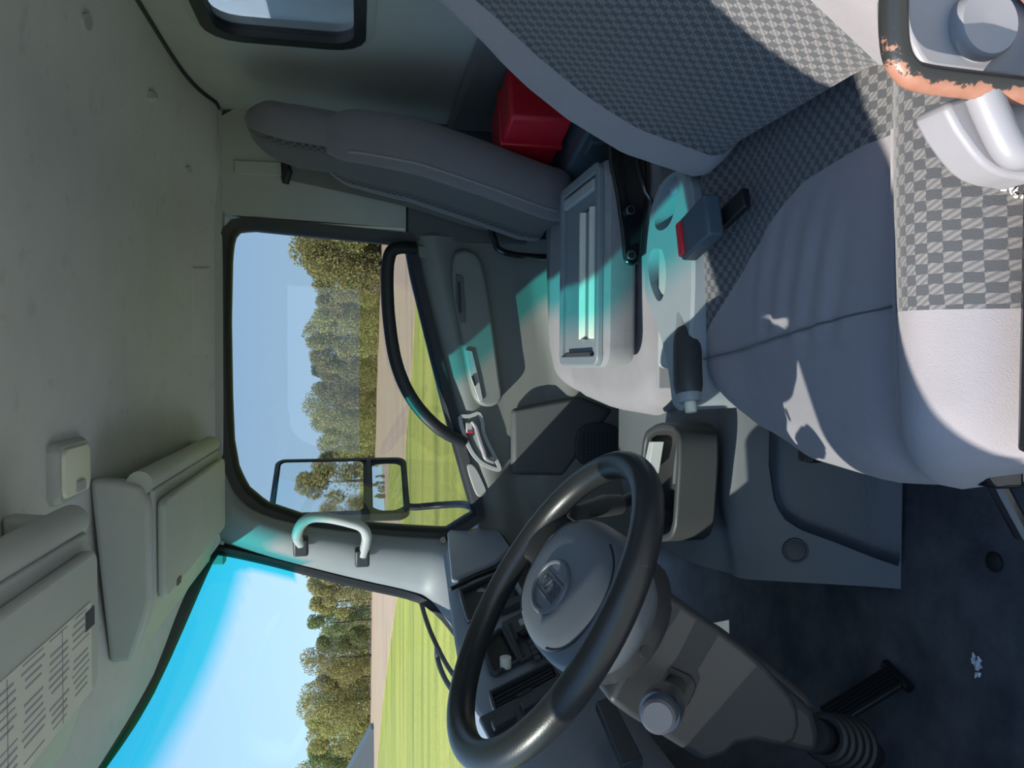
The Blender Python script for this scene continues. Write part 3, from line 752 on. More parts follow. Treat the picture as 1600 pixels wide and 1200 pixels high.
c3 = [(1122, 985), (1160, 1005), (1200, 1035), (1262, 1085), (1280, 1112), (1240, 1110), (1180, 1060)]
MB().prism([at(x, y, Y=.735) for x, y in c3], (0, .06, 0)).build('shroud_ridge', M['column_plastic'], sc_, bevel=.008, seg=3)
so = resample([at(x, y, Y=.704) for x, y in ((1047, 1040), (1080, 1055), (1087, 1070), (1075, 1100), (1062, 1108), (1030, 1090), (1033, 1065))], 30)
MB().prism(so, (0, -.003, 0)).build('stalk_opening', M['black_plastic'], sc_, bevel=.003)
p0 = at(1058, 1068, Y=.712); p1 = at(1040, 1098, Y=.655); p2 = at(1030, 1114, Y=.628); p3 = at(1028, 1120, Y=.618)
stk = MB().tube([p0, p0.lerp(p1, .5), p1], [.010, .012, .0145], 20).build('stalk', M['bin_dark'], sc_)
MB().tube([p1, p1.lerp(p2, .3), p2], [.0185, .0195, .0180], 24).build('stalk_sleeve', M['clear_plastic'], sc_)
MB().tube([p2, p3, p3+(p3-p2)*.2], [.0155, .015, .0125], 24).build('stalk_cap', M['knob_grey'], sc_)
q0 = at(905, 800, Y=.92); q1 = at(945, 790, Y=.95); q2 = at(968, 788, Y=.96); q3 = at(1000, 775, Y=.985)
MB().tube([WC+Vector((-.06, .10, -.06)), q0, q1, q2], [.012, .014, .0145, .013], 16).build('wiper_stalk', M['bin_dark'], sc_)
MB().tube([q2, q3], [.008, .011], 14).build('wiper_stalk_tip', M['black_plastic'], sc_)
for i in range(5):                                 # rubber bellows at the foot
    c = at(1288+9*i, 1152+3*i, Y=.76+.012*i); n_ = (at(1330, 1166, Y=.82)-at(1285, 1150, Y=.76)).normalized()
    a_ = n_.cross(Vector((0, 1, 0))).normalized(); b_ = n_.cross(a_)
    MB().tube([c+(a_*math.cos(k_*math.pi/14)+b_*math.sin(k_*math.pi/14))*(.021+.002*i) for k_ in range(28)], .0055, 8, closed=True).build('bellows_ring', M['rubber'], sc_)
MB().cyl(at(1270, 1148, Y=.755), at(1360, 1180, Y=.86), .018, 20).build('column_shaft', M['rubber'], sc_)
# paper tag by the column
tg = tag(MB().prism([at(x, y, Y=.86) for x, y in ((1104, 976), (1124, 972), (1139, 969), (1140, 1004), (1125, 1002))], (0, .001, 0)).build('paper_tag', M['paper'], loc=at(1120, 995, Y=.86)), 'small white paper tag sticking out behind the steering column', 'tag')
MB().prism([at(x, y, Y=.8595) for x, y in ((1132, 997), (1134, 996), (1135, 1002), (1133, 1002))], (0, -.0004, 0)).build('ink_mark', M['print_ink'], tg)

# ------------------------------------------------------------------ pedal and small things on the floor
pe = tag(empty('pedal', at(1405, 1058, Z=0.0)), 'long ribbed black pedal rising from the floor mat', 'pedal')
A_ = at(1402, 1056, Z=.012); B2 = at(1292, 1124, Z=.115); ax = (B2-A_).normalized(); sd_ = ax.cross(Vector((0, 0, 1))).normalized(); nn = sd_.cross(ax)
rot = Matrix((ax, sd_, nn)).transposed()
MB().box((A_+B2)/2, ((B2-A_).length, .040, .010), rot).build('pad', M['rubber'], pe, bevel=.003)
for k_ in range(6): MB().box((A_+B2)/2+sd_*(-.0165+.0066*k_)+nn*.006, ((B2-A_).length*.96, .003, .004), rot).build('rib', M['rubber'], pe)
MB().cyl(A_+sd_*.028, A_-sd_*.028, .008, 12).build('hinge', M['black_metal'], pe)
MB().tube([B2-nn*.005, B2-nn*.03+ax*.02, B2-nn*.09+ax*.03], .007, 8).build('push_rod', M['black_metal'], pe)
fp = at(1530, 1040, Z=0)
b = MB(); rr = random.Random(5)
for k_ in range(14):
    c = fp+Vector(((rr.random()-.5)*.02, (rr.random()-.5)*.012, .003+.003*rr.random()))
    b.tube([c, c+Vector(((rr.random()-.5)*.014, (rr.random()-.5)*.01, .002))], [.003, .0008], 6)
tag(b.build('paper_scrap', M['ash_fluff'], loc=fp), 'white torn scrap lying on the floor mat', 'scrap')
bp_ = at(1555, 878, Z=0); tag(MB().loft([[bp_+Vector((r_*math.cos(k_*.449), r_*math.sin(k_*.449), z)) for k_ in range(14)] for r_, z in ((.013, 0), (.013, .003), (.008, .006))]).build('floor_bolt', M['rubber'], loc=bp_), 'round stud in the floor mat beside the driver seat', 'bolt')

# ------------------------------------------------------------------ engine tunnel between the footwells
et = tag(empty('engine_tunnel', (.1, 1.3, 0)), 'grey moulded engine tunnel between the driver and passenger footwells', 'engine cover')
TP = [(1.012, 0), (1.028, .03), (1.058, .11), (1.088, .19), (1.100, .222), (1.112, .236), (1.124, .238), (1.138, .234), (1.155, .244), (1.18, .262), (1.215, .272), (1.40, .275), (1.52, .27), (1.60, .22), (1.66, 0)]
def tun_sec(x):
    f = 1-smoothstep(.20, .335, -x)*.10
    return [Vector((x, y, z*f)) for y, z in TP]
xs = [-.335, -.325, -.30, -.26, -.22, -.20, -.185, -.17, -.155, -.14, -.125, -.11, -.09, -.05, .0, .1, .3, .5, .6]
MB().loft([tun_sec(x) for x in xs]).build('tunnel_shell', M['tunnel_grey'], et, smooth=60)
# leathery access patch on the tunnel side below the driver seat
def tun_hit(x, y):
    d = ray(x, y); best = None
    for (ya, za), (yb, zb) in zip(TP[:10], TP[1:11]):
        n_ = Vector((0, -(zb-za), (yb-ya))); o_ = Vector((0, ya, za)); t = (o_-CAM).dot(n_)/d.dot(n_); p = CAM+d*t
        if min(za, zb)-.002 <= p.z <= max(za, zb)+.002 and ya-.002 <= p.y <= yb+.002: best = p; break
    return best if best is not None else at(x, y, Y=1.05)
xfz = [(.0, -.302), (.03, -.292), (.05, -.284), (.09, -.268), (.134, -.252), (.157, -.236), (.170, -.212), (.177, -.180), (.180, -.14)]
V = []; F = []; nr_, nc = 22, 16
for i in range(nr_+1):
    z = .004+.175*i/nr_; y = interp(z, [(b_, a_) for a_, b_ in TP[:5]]); x0 = interp(z, xfz)
    ed = min(1, (nr_-i)/3)
    for j in range(nc+1):
        t = (j/nc)**1.4; x = x0+(.14-x0)*t; lift = .009*math.sqrt(1-(1-min(1, t/.06))**2)*math.sqrt(max(0, 1-(1-ed)**2))
        V.append(Vector((x, y-lift*.93-.0006, z+lift*.36)))
for i in range(nr_):
    for j in range(nc): q = i*(nc+1)+j; F.append((q, q+1, q+nc+2, q+nc+1))
mk('vinyl_patch', V, F, M['vinyl_patch'], et, smooth=60)
cH = tun_hit(1243, 860); nH = Vector((0, -.9, .4)).normalized(); eH = Vector((1, 0, 0)); fH = nH.cross(eH)
MB().tube([cH+nH*.001+(eH*math.cos(k_*math.pi/12)+fH*math.sin(k_*math.pi/12))*.017 for k_ in range(24)], .002, 6, closed=True).build('plug_rim', M['bin_dark'], et)
MB().loft([[cH+nH*h+(eH*math.cos(k_*math.pi/12)+fH*math.sin(k_*math.pi/12))*r_ for k_ in range(24)] for r_, h in ((.017, -.006), (.017, .001), (.008, -.001))]).build('plug', M['bin_dark'], et)

# open bin standing on the tunnel ahead of the parking brake
zb = .33
bo = resample(cat([at(x, y, Z=zb) for x, y in ((1003, 690), (1015, 668), (1035, 660), (1056, 668), (1061, 700), (1058, 770), (1050, 838), (1020, 842), (996, 800))], 3, True), 50)
bi = tag(empty('console_bin', (bo[0].x, 1.25, .27)), 'dark open storage bin on top of the engine tunnel', 'storage bin')
MB().ring(bo, inset(bo, .012), (0, 0, -.065)).build('bin_wall', M['bin_dark'], bi, bevel=.004, seg=3, smooth=50)
MB().prism([p+Vector((0, 0, -.058)) for p in inset(bo, .008)], (0, 0, -.006)).build('bin_floor', M['bin_dark'], bi)
g_ = inset(bo, .010); 
MB().prism([at(x, y, Z=zb-.004) for x, y in ((1004, 735), (1014, 690), (1020, 690), (1012, 740))], (0, 0, -.02)).build('label_plate', M['trim_mid'], bi, bevel=.001)

# ------------------------------------------------------------------ cup holder console and parking brake
zc = .37
cc_ = tag(empty('cup_holder_console', (.12, 1.1, .27)), 'pale grey console with two cup wells between the seats', 'console')
cob = [(1062, 262), (1036, 278), (1020, 312), (1012, 356), (1008, 400), (1006, 440), (1009, 470), (1020, 500), (1034, 540), (1044, 590), (1050, 634), (1066, 636), (1075, 560), (1080, 500), (1082, 440), (1082, 380), (1082, 330), (1078, 285)]
CO = resample(cat([at(x, y, Z=zc) for x, y in cob], 3, True), 70)
cbody = MB().loft([[p+Vector((0, 0, -.095)) for p in inset(CO, .004)], [p+Vector((0, 0, -.004)) for p in CO], inset(CO, .004)]).build('console_body', M['console_grey'], cc_, smooth=40)
for pts in (((1058, 272), (1040, 285), (1027, 318), (1022, 350), (1030, 362), (1046, 352), (1056, 320)), ((1016, 392), (1026, 386), (1036, 392), (1041, 420), (1040, 450), (1034, 470), (1026, 470), (1016, 445), (1012, 415))):
    L = resample(cat([at(x, y, Z=zc) for x, y in pts], 4, True), 32)
    cL = sum(L, Vector())/32; MB().loft([[cL.lerp(p, .8)+Vector((0, 0, -.070)) for p in L], [cL.lerp(p, .985)+Vector((0, 0, -.002)) for p in L]], caps=False).add([cL.lerp(p, .8)+Vector((0, 0, -.070)) for p in L], [tuple(range(32))]).build('well_shade', M['slate_plastic'], cc_, smooth=50)  # dark inner skin added, its colour stands for shade in the wells
    b = MB(); b.loft([[p.lerp(sum(L, Vector())/32, .18)+Vector((0, 0, -.072)) for p in L], [p+Vector((0, 0, .02)) for p in L]]); cut(cbody, b)
pb = tag(empty('parking_brake', (.0, 1.02, .27)), 'parking brake lever with a dark grip and white button', 'brake lever')
bl = cat([at(x, y, Z=z) for x, y, z in ((1074, 400, .33), (1074, 450, .345), (1074, 510, .36), (1074, 560, .37), (1075, 600, .375), (1078, 628, .375))], 5)
MB().tube(bl, [.016, .016, .016, .016, .016, .016, .0155, .015, .015, .015, .0155, .016, .0165, .017, .017, .017, .017, .0165, .0165, .0165, .0165, .016, .016, .016, .0155, .014][:len(bl)], 16).build('lever', M['console_grey'], pb)
MB().tube(bl[10:24], [.012, .0175, .0185, .019, .019, .019, .019, .019, .019, .019, .019, .0185, .017, .013], 16).build('grip', M['bin_dark'], pb)
e_ = bl[-1]; d_ = (bl[-1]-bl[-3]).normalized()
MB().cyl(e_-d_*.004, e_+d_*.014, .0075, 16).build('button', M['cream'], pb, bevel=.001)
MB().box(at(1088, 470, Z=.31), (.20, .06, .1)).build('lever_base', M['trim_mid'], pb, bevel=.008)

# ------------------------------------------------------------------ seats
def sdf(poly, x, y):                               # signed distance, positive outside
    n = len(poly); dmin = 1e9; ins = False
    for i in range(n):
        (ax, ay), (bx, by) = poly[i], poly[(i+1) % n]
        t = max(0, min(1, ((x-ax)*(bx-ax)+(y-ay)*(by-ay))/((bx-ax)**2+(by-ay)**2)))
        dmin = min(dmin, math.hypot(x-ax-t*(bx-ax), y-ay-t*(by-ay)))
        if (ay > y) != (by > y) and x < (bx-ax)*(y-ay)/(by-ay)+ax: ins = not ins
    return -dmin if ins else dmin
def cushion(parent, xf, xr, y0, y1, ztop, zbot, chkf, nu=64, nv=80, edge=.05):
    """xf(v): front edge, ztop(u, v, x, y): height; sides roll down to zbot"""
    V = []; F = []; C1 = []; U = []; W = []
    def add(p, c, u_, w_): V.append(p); C1.append(c); U.append(u_); W.append(w_)
    for i in range(nu+1):
        for j in range(nv+1):
            u, v = i/nu, j/nv; y = y0+(y1-y0)*v; x = xf(v)+(xr-xf(v))*u
            L = (xr-xf(v)); du = u*L; dv = min(v, 1-v)*(y1-y0)
            z = ztop(u, v, x, y)
            a = max(0, 1-du/edge); c = max(0, 1-dv/edge); k_ = min(1, math.hypot(a, c))
            z -= edge*(1-math.sqrt(max(0, 1-k_*k_)))
            add(Vector((x, y, z)), chkf(x, y), x, y)
    brd = [(0, j) for j in range(nv+1)] + [(i, nv) for i in range(1, nu+1)] + [(nu, j) for j in range(nv-1, -1, -1)] + [(i, 0) for i in range(nu-1, 0, -1)]
    bi = [i*(nv+1)+j for i, j in brd]
    for i in range(nu):
        for j in range(nv): q = i*(nv+1)+j; F.append((q, q+1, q+nv+2, q+nv+1))
    cen = sum((V[q] for q in bi), Vector())/len(bi); prev = bi
    for s in (.35, 1.0):
        cur = []
        for q in bi:
            p = V[q]; d = p-cen; z = p.z+(zbot-p.z)*s
            cur.append(len(V)); add(Vector((p.x-d.x*.03*s, p.y-d.y*.03*s, z)), C1[q]-.0, U[q]+ (p.z-z), W[q]+(p.z-z))
        for a in range(len(bi)):
            c = (a+1) % len(bi); F.append((prev[a], prev[c], cur[c], cur[a]))
        prev = cur
    F.append(tuple(prev))
    o = mk('cushion', V, F, M['seat_cloth'], parent, smooth=60)
    attr(o, 'chk', C1); attr(o, 'wu', U); attr(o, 'wv', W)
    return o
def backrest(parent, yc, prof, lean, thick, chkw, bol=.03, ns=60, nf=40, name='backrest', wing=.8, mat='seat_cloth', topcap=.07):
    """prof: (z, half width); lean(z): front face X"""
    V = []; F = []; C1 = []; U = []; W = []
    z0, z1 = prof[0][0], prof[-1][0]; nb = 16; n = nf+1+nb
    for i in range(ns+1):
        t = i/ns; z = z0+(z1-z0)*t; 
        w_ = interp(z, prof); tp = smoothstep(0, .05, t)*0+1
        cap = math.sqrt(max(0, 1-max(0, 1-(1-t)/topcap)**2)) if t > 1-topcap else (math.sqrt(max(0, 1-max(0, 1-t/.05)**2)) if t < .05 else 1)
        cap = max(cap, .02); xf = lean(z); th_ = thick*(.55+.45*min(1, w_/.2))
        xm = xf+th_/2
        for j in range(nf+1):
            q = -1+2*j/nf; y = yc+w_*(.55+.45*cap)*q
            f = th_/2*(1-abs(q)**5)**.5 if abs(q) < 1 else 0
            f += bol*math.exp(-((abs(q)-wing)/.17)**2)*min(1, w_/.2)
            V.append(Vector((xm-f*cap, y, z))); C1.append((chkw(z)-abs(q))*w_); U.append(y); W.append(z*1.05)
        for j in range(nb):
            a = math.pi*(j+1)/(nb+1); q = math.cos(a); y = yc+w_*(.55+.45*cap)*q
            V.append(Vector((xm+th_/2*math.sin(a)**.6*cap, y, z))); C1.append(-.1); U.append(y); W.append(z)
    for i in range(ns):
        for j in range(n):
            k_ = (j+1) % n; F.append((i*n+j, i*n+k_, (i+1)*n+k_, (i+1)*n+j))
    F += [tuple(range(n-1, -1, -1)), tuple(ns*n+j for j in range(n))]
    o = mk(name, V, F, M[mat], parent, smooth=70)
    attr(o, 'chk', C1); attr(o, 'wu', U); attr(o, 'wv', W)
    return o
# --- driver seat
ds = tag(empty('driver_seat', (.1, .73, 0)), 'grey cloth driver seat with checked panels, nearest the camera', 'seat')
dfront = [(0, -.035), (.06, -.075), (.18, -.105), (.4, -.118), (.62, -.112), (.8, -.085), (.93, -.045), (1, .0)]
plain = [(-.3, .3), (-.3, 1.2), (-.02, 1.02), (.02, .975), (.10, .89), (.175, .79), (.195, .745), (.212, .618), (.045, .608), (.040, .3)]
def dz(u, v, x, y):
    z = .335 + .048*math.exp(-((y-.535)/.050)**2) - .012*math.exp(-((y-.625)/.018)**2) + .022*math.exp(-((y-.95)/.05)**2)
    z += .010*math.sin(math.pi*min(1, u*1.2))*smoothstep(.6, .72, y)*(1-smoothstep(.82, .95, y))
    z -= .030*(1-u)**2*.6
    if .64 < y < .9 and x > .0:                    # loose wrinkles in the cloth
        z += .0025*math.sin((y*1.0+x*.25)*150)*smoothstep(.0, .06, x)*(1-smoothstep(.13, .19, x))*smoothstep(.64, .70, y)*(1-smoothstep(.8, .88, y))
    return z
cushion(ds, lambda v: interp(v, dfront), .30, .472, 1.002, dz, .19, lambda x, y: sdf(plain, x, y), 90, 110, .055)
dprof = [(.345, .235), (.40, .265), (.46, .297), (.54, .277), (.60, .237), (.66, .178), (.74, .118), (.80, .108), (.92, .105), (1.0, .08)]
backrest(ds, .73, dprof, lambda z: .262+.42*(z-.38), .13, lambda z: interp(z, [(.36, .60), (.5, .60), (.62, .56), (.8, .50)]), .03)
# seam piping on cushion and backrest
def dzs(x, y):
    v = (y-.472)/.53; xf_ = interp(v, dfront); return dz((x-xf_)/(.30-xf_), v, x, y)
MB().tube([Vector((x, .615, dzs(x, .615)+.001)) for x in [-.05+i*.0125 for i in range(22)]], .0022, 6).build('seam', M['velour'], ds)
MB().tube([Vector((.055-.05*((y-.62)/.36), y, dzs(.05, y)+.0003)) for y in [.62+i*.018 for i in range(20)]], .0012, 6).build('seam', M['velour_dark'], ds)
# seat frame: side valance rail, risers, slide
MB().loft([[Vector((x, y, z)) for y, z in ((.446, .345), (.462, .345), (.474, .06), (.462, .06))] for x in (-.06, .02, .20, .30)]).build('side_rail', M['black_metal'], ds, bevel=.004)
MB().box((.10, .74, .10), (.34, .40, .18)).build('seat_riser', M['black_plastic'], ds, bevel=.01)
for y in (.52, .94): MB().box((.08, y, .20), (.42, .03, .02)).build('slide_rail', M['black_metal'], ds, bevel=.003)
MB().tube([at(x, y, Y=.56) for x, y in ((1545, 700), (1548, 735), (1562, 765), (1600, 835))], .008, 10).build('slide_handle', M['black_metal'], ds)
MB().prism([at(x, y, Y=.54) for x, y in ((1522, 700), (1528, 742), (1548, 748), (1556, 765), (1602, 765), (1602, 640), (1545, 640))], (0, .03, 0)).build('rail_bracket', M['black_metal'], ds, bevel=.004)
# recliner cover with round boss, its lever, and the worn metal loop round it
MB().prism(resample([at(x, y, Y=.440) for x, y in ((1415, -30), (1418, 40), (1432, 80), (1450, 104), (1600, 122), (1700, 120), (1700, -60), (1500, -70))], 50), (0, .03, 0)).build('recliner_cover', M['lever_grey'], ds, bevel=.008, seg=3)
cb = at(1535, 40, Y=.436); MB().loft([[cb+Vector((r_*math.cos(k_*math.pi/18), h, r_*math.sin(k_*math.pi/18))) for k_ in range(36)] for r_, h in ((.0225, .006), (.0225, -.004), (.0205, -.007), (.004, -.005))]).build('recliner_boss', M['lever_grey'], ds, smooth=40)
lo = [(1398, -40), (1396, 30), (1400, 80), (1414, 108), (1440, 122), (1520, 133), (1640, 147)]
lp = cat([at(x, y, Y=.415) for x, y in lo], 6)
MB().tube(lp+[lp[-1]+Vector((.06, .015, -.02)), lp[0]+Vector((.08, .02, .0))], [.0085]*(len(lp)+2), 14).build('worn_loop', M['worn_metal'], ds)
lv = [(1480, 172), (1497, 152), (1620, 130), (1640, 270), (1600, 279), (1555, 268), (1520, 236)]
MB().prism(resample(cat([at(x, y, Y=.428) for x, y in lv], 2, True), 50), (0, .03, 0)).build('lever_cover', M['lever_grey'], ds, bevel=.006, seg=3)
MB().tube(cat([at(x, y, Y=.418) for x, y in ((1535, 145), (1552, 185), (1572, 225), (1588, 240), (1610, 235))], 4), .0105, 14).build('recline_lever', M['lever_grey'], ds)
# inboard recliner cover
rc = [(1072, 262), (1090, 240), (1128, 236), (1146, 262), (1142, 300), (1120, 306), (1096, 296), (1080, 286), (1064, 300), (1058, 285)]
MB().prism(resample(cat([at(x, y, Y=1.0) for x, y in rc], 2, True), 44), (0, .03, 0)).build('recliner_cover', M['dash_plastic'], ds, bevel=.005, seg=3)

# --- driver belt buckle
bk = tag(empty('belt_buckle', at(1095, 360, Z=.33)), 'seat belt buckle with a red release button beside the driver seat', 'buckle')
c = at(1094, 357, Z=.385); ex = (at(1072, 380, Z=.385)-at(1117, 335, Z=.385)).normalized(); ey = Vector((0, 0, 1)).cross(ex); rot = Matrix((ex, ey, Vector((0, 0, 1)))).transposed()
MB().box(c, (.080, .054, .022), rot).build('buckle_body', M['slate_plastic'], bk, bevel=.004, seg=3)
MB().box(c+ex*.033+Vector((0, 0, .011)), (.013, .046, .008), rot).build('release_button', M['red_button'], bk, bevel=.003, seg=3)
MB().box(c-ex*.055+Vector((0, 0, -.018)), (.06, .024, .010), rot).build('stalk', M['black_plastic'], bk, bevel=.002)

# --- passenger bench cushion and the passenger backrest
ps = tag(empty('passenger_seat', (.15, 1.6, 0)), 'grey cloth passenger seat beside the far door, backrest upright', 'seat')
pfront = [(0, -.045), (.05, -.072), (.15, -.090), (.4, -.090), (.65, -.075), (.85, -.045), (.95, .0), (1, .05)]
def pz(u, v, x, y): return .345 + .012*math.exp(-((v-.80)/.10)**2) - .006*math.exp(-((v-.68)/.03)**2) - .025*(1-u)**2*.6
pplain = [(-.3, 1.0), (.5, 1.0), (.5, 1.72), (.16, 1.80), (.08, 1.86), (.02, 1.95), (-.3, 2.0)]
cushion(ps, lambda v: interp(v, pfront), 0.36, 1.185, 1.895, pz, .19, lambda x, y: sdf(pplain, x, y), 64, 90, .05)
MB().box((.14, 1.186, .272), (.36, .010, .10)).build('side_felt', M['carpet_grey'], ps, bevel=.003)
MB().box((.16, 1.56, .09), (.34, .55, .17)).build('seat_base', M['black_plastic'], ps, bevel=.008)
pprof = [(.355, .165), (.42, .178), (.60, .180), (.72, .174), (.78, .162), (.83, .145), (.885, .120)]
plean = lambda z: interp(z, [(.35, .305), (.42, .315), (.55, .355), (.68, .392), (.80, .412), (.93, .425), (1.03, .450)])
backrest(ps, 1.70, pprof, plean, .120, lambda z: .66, .024, mat='seat_cloth_shaded', topcap=.14)
backrest(ps, 1.70, [(.79, .100), (.84, .116), (.92, .118), (.98, .104), (1.03, .07)], lambda z: plean(z)+.006, .122, lambda z: .85, .004, 30, 30, 'headrest', topcap=.30, mat='seat_cloth_shaded')
for sgn in (-1, 1): MB().tube([Vector((plean(z)+.004, 1.70+sgn*interp(z, pprof)*.90, z)) for z in [.40+i*.022 for i in range(20)]], .0022, 6).build('piping', M['velour'], ps)
MB().tube(cat([at(*p, Y=1.9) for p in ((752, 350), (765, 352), (772, 372), (780, 390), (810, 399), (858, 402))], 5), .008, 10).build('frame_tube', M['black_metal'], ps)

# --- folded middle backrest used as a tray
mt = tag(empty('folded_middle_seat', (.17, 1.35, .345)), 'folded-down middle seat back with a long grey tray on top', 'seat')
fb = [Vector((.168+a, 1.340+c, .352)) for a, c in rrect(.345, .272, .035, 5)]
MB().loft([inset(fb, .006), [p+Vector((0, 0, .008)) for p in fb], [p+Vector((0, 0, .044)) for p in fb], [p+Vector((0, 0, .050)) for p in inset(fb, .006)]]).build('felt_body', M['carpet_grey'], mt, smooth=40)
ty = [Vector((.168+a, 1.345+c, .401)) for a, c in rrect(.340, .245, .02, 5)]
tray = MB().ring(ty, inset(ty, .018), (0, 0, .012)).build('tray_rim', M['tray_grey'], mt, bevel=.003, seg=3)
MB().prism(inset(ty, .016), (0, 0, .0035)).build('tray_floor', M['tray_grey'], mt)
MB().loft([[Vector((x, y, z)) for y, z in ((1.262, .402), (1.268, .412), (1.276, .412), (1.284, .4035), (1.318, .4035), (1.325, .413), (1.331, .413), (1.340, .402))] for x in (.045, .27)]).build('divider', M['cream'], mt, bevel=.001)
MB().box((.018, 1.345, .408), (.010, .15, .010)).build('end_lip', M['bin_dark'], mt, bevel=.002)
MB().box((.305, 1.345, .408), (.020, .19, .010)).build('end_lip', M['trim_light'], mt, bevel=.003)
# hinge plate with two bolts
hg = tag(empty('hinge_bracket', (.2, 1.2, .35)), 'black steel hinge bracket with two bolts beside the tray', 'bracket')
hp_ = [(952, 222), (962, 300), (972, 370), (974, 402), (982, 414), (993, 414), (1002, 400), (1006, 350), (1014, 300), (1012, 240), (1000, 205)]
HL = resample(cat([at(x, y, Y=1.2005) for x, y in hp_], 2, True), 50)
pl_ = MB().prism(HL, (0, .008, 0)).build('plate', M['black_metal'], hg, bevel=.002, seg=2)
MB().ring(HL, inset(HL, .005), (0, -.005, 0)).build('flange', M['black_metal'], pl_, bevel=.0015)
for x, y in ((984, 329), (985, 399)):
    c = at(x, y, Y=1.1985); MB().cyl(c, c+Vector((0, -.004, 0)), .0095, 18).build('washer', M['black_metal'], hg)
    MB().tube([c+Vector((.0065*math.cos(k_*math.pi/10), -.0045, .0065*math.sin(k_*math.pi/10))) for k_ in range(20)], .0012, 6, closed=True).build('bolt_ring', M['steel'], hg)
    MB().cyl(c, c+Vector((0, -.007, 0)), .0058, 6).build('bolt', M['black_metal'], hg)
MB().tube([at(x, y, Y=1.16) for x, y in ((995, 205), (998, 260), (1008, 300), (1020, 318))], .004, 8).build('release_cable', M['black_metal'], hg)

# --- passenger belt
pbt = tag(empty('seat_belt', at(445, 265, Y=1.98)), 'grey shoulder belt hanging from its guide on the door pillar', 'seat belt')
MB().prism(resample([at(x, y, Y=YP-.008) for x, y in ((366, 251), (440, 254), (442, 276), (367, 273))], 30), (0, -.006, 0)).build('slot_cover', M['trim_mid'], pbt, bevel=.002)
MB().box(at(446, 268, Y=YP-.02), (.056, .024, .018)).build('guide', M['seal'], pbt, bevel=.006, seg=3)
MB().tube([at(446, 250, Y=YP-.022), at(450, 268, Y=YP-.03), at(446, 287, Y=YP-.022)], [.008, .011, .008], 12).build('guide_loop', M['seal'], pbt)
ws_ = [at(x, y, Y=yy) for x, y, yy in ((450, 268, YP-.024), (540, 288, YP-.028), (640, 312, YP-.034), (742, 344, YP-.05), (800, 352, YP-.06))]
b = MB(); b.loft([[p+Vector((s*.021, 0, s*.004))+Vector((0, h, 0)) for s, h in ((-1, 0), (1, 0), (1, .0018), (-1, .0018))] for p in cat(ws_, 6)]); b.build('webbing', M['belt_web'], pbt)

# ------------------------------------------------------------------ things behind the seats
sh = tag(MB().box((.515, YC, .27), (.20, YP-YD-.06, .03)).build('shelf_rear', M['black_plastic'], bevel=.004), 'dark ledge behind the seats', 'ledge', kind='structure')
rb = tag(empty('red_case', (.50, 1.56, .37)), 'red plastic case with a ridge, behind the middle seat', 'case')
RO = Matrix.Rotation(R(14), 3, 'Z')
MB().box((.50, 1.555, .455), (.115, .20, .125), RO).build('case_body', M['red_plastic'], rb, bevel=.008, seg=3)
MB().box((.50, 1.555, .455), (.122, .014, .131), RO).build('ridge', M['red_plastic'], rb, bevel=.003)
gbx = tag(empty('slate_box', (.49, 1.48, .285)), 'slate grey plastic box under the red case', 'box')
MB().box((.49, 1.50, .335), (.16, .36, .095), RO).build('box_body', M['slate_plastic'], gbx, bevel=.008, seg=3)
MB().box(Vector((.49, 1.50, .345))+RO @ Vector((-.083, -.05, 0)), (.02, .05, .05), RO).build('catch', M['slate_plastic'], gbx, bevel=.004)

# ------------------------------------------------------------------ outside mirror and wiper
mc = at(533, 760, Y=2.34); mn = Vector((.86, -.51, 0)).normalized(); mh = Vector((0, 0, 1)).cross(mn)
om = tag(empty('side_mirror', mc), 'tall black outside mirror with a small convex glass below', 'mirror')
def mpt(a, z, d): return mc + mh*a + Vector((0, 0, z)) + mn*d
Hh = .198; Wd = .132
Lm = [mpt(a, z, 0) for a, z in rrect(2*Wd, 2*Hh, .03, 5)]
MB().loft([[p-mn*.050 for p in inset(Lm, .05)], [p-mn*.040 for p in inset(Lm, .018)], [p-mn*.02 for p in Lm], [p+mn*.004 for p in Lm], [p+mn*.006 for p in inset(Lm, .012)], [p-mn*.002 for p in inset(Lm, .016)]]).build('housing', M['seal'], om, smooth=40)
MB().prism([mpt(a, z+.058, .000) for a, z in rrect(2*Wd-.034, 2*Hh-.15, .016, 4)], mn*.004).build('main_glass', M['mirror_glass'], om, smooth=0)
MB().box(mpt(0, -.082, .003), (.012, .24, .012), Matrix((mn, mh, Vector((0, 0, 1)))).transposed()).build('divider_bar', M['seal'], om, bevel=.002)
V = []; F = []; kk = 10
for i in range(kk+1):
    for j in range(kk+1):
        a, z = (i/kk-.5), (j/kk-.5); V.append(mpt(a*(2*Wd-.036), -.136+z*.088, .004-.024*(a*a+.3*z*z)))
for i in range(kk):
    for j in range(kk): q = i*(kk+1)+j; F.append((q, q+1, q+kk+2, q+kk+1))
mk('convex_glass', V, F, M['mirror_glass'], om, smooth=80)
MB().tube(cat([mc+Vector((-.05, .03, -.18)), at(640, 792, Y=2.36), at(690, 789, Y=2.33), at(722, 788, Y=2.22), at(738, 793, Y=2.10), at(748, 802, Y=2.05)], 5), .011, 12).build('lower_arm', M['seal'], om)
MB().tube(cat([mc+Vector((-.05, .03, .15)), at(425, 793, Y=2.36), at(408, 794, Y=2.25), at(404, 800, Y=2.06)], 5), .011, 12).build('upper_arm', M['seal'], om)
MB().prism([mc+Vector((-.06, .035, 0))+Vector((a, .0, z)) for a, z in ((-.02, -.10), (.02, -.10), (.02, .10), (-.02, .10))], (0, .03, 0)).build('clamp', M['seal'], om, bevel=.005)
wi = tag(empty('wiper', on(690, 1000, lambda y, z: wsx(y, z)-.02)), 'black windscreen wiper resting low on the glass', 'wiper')
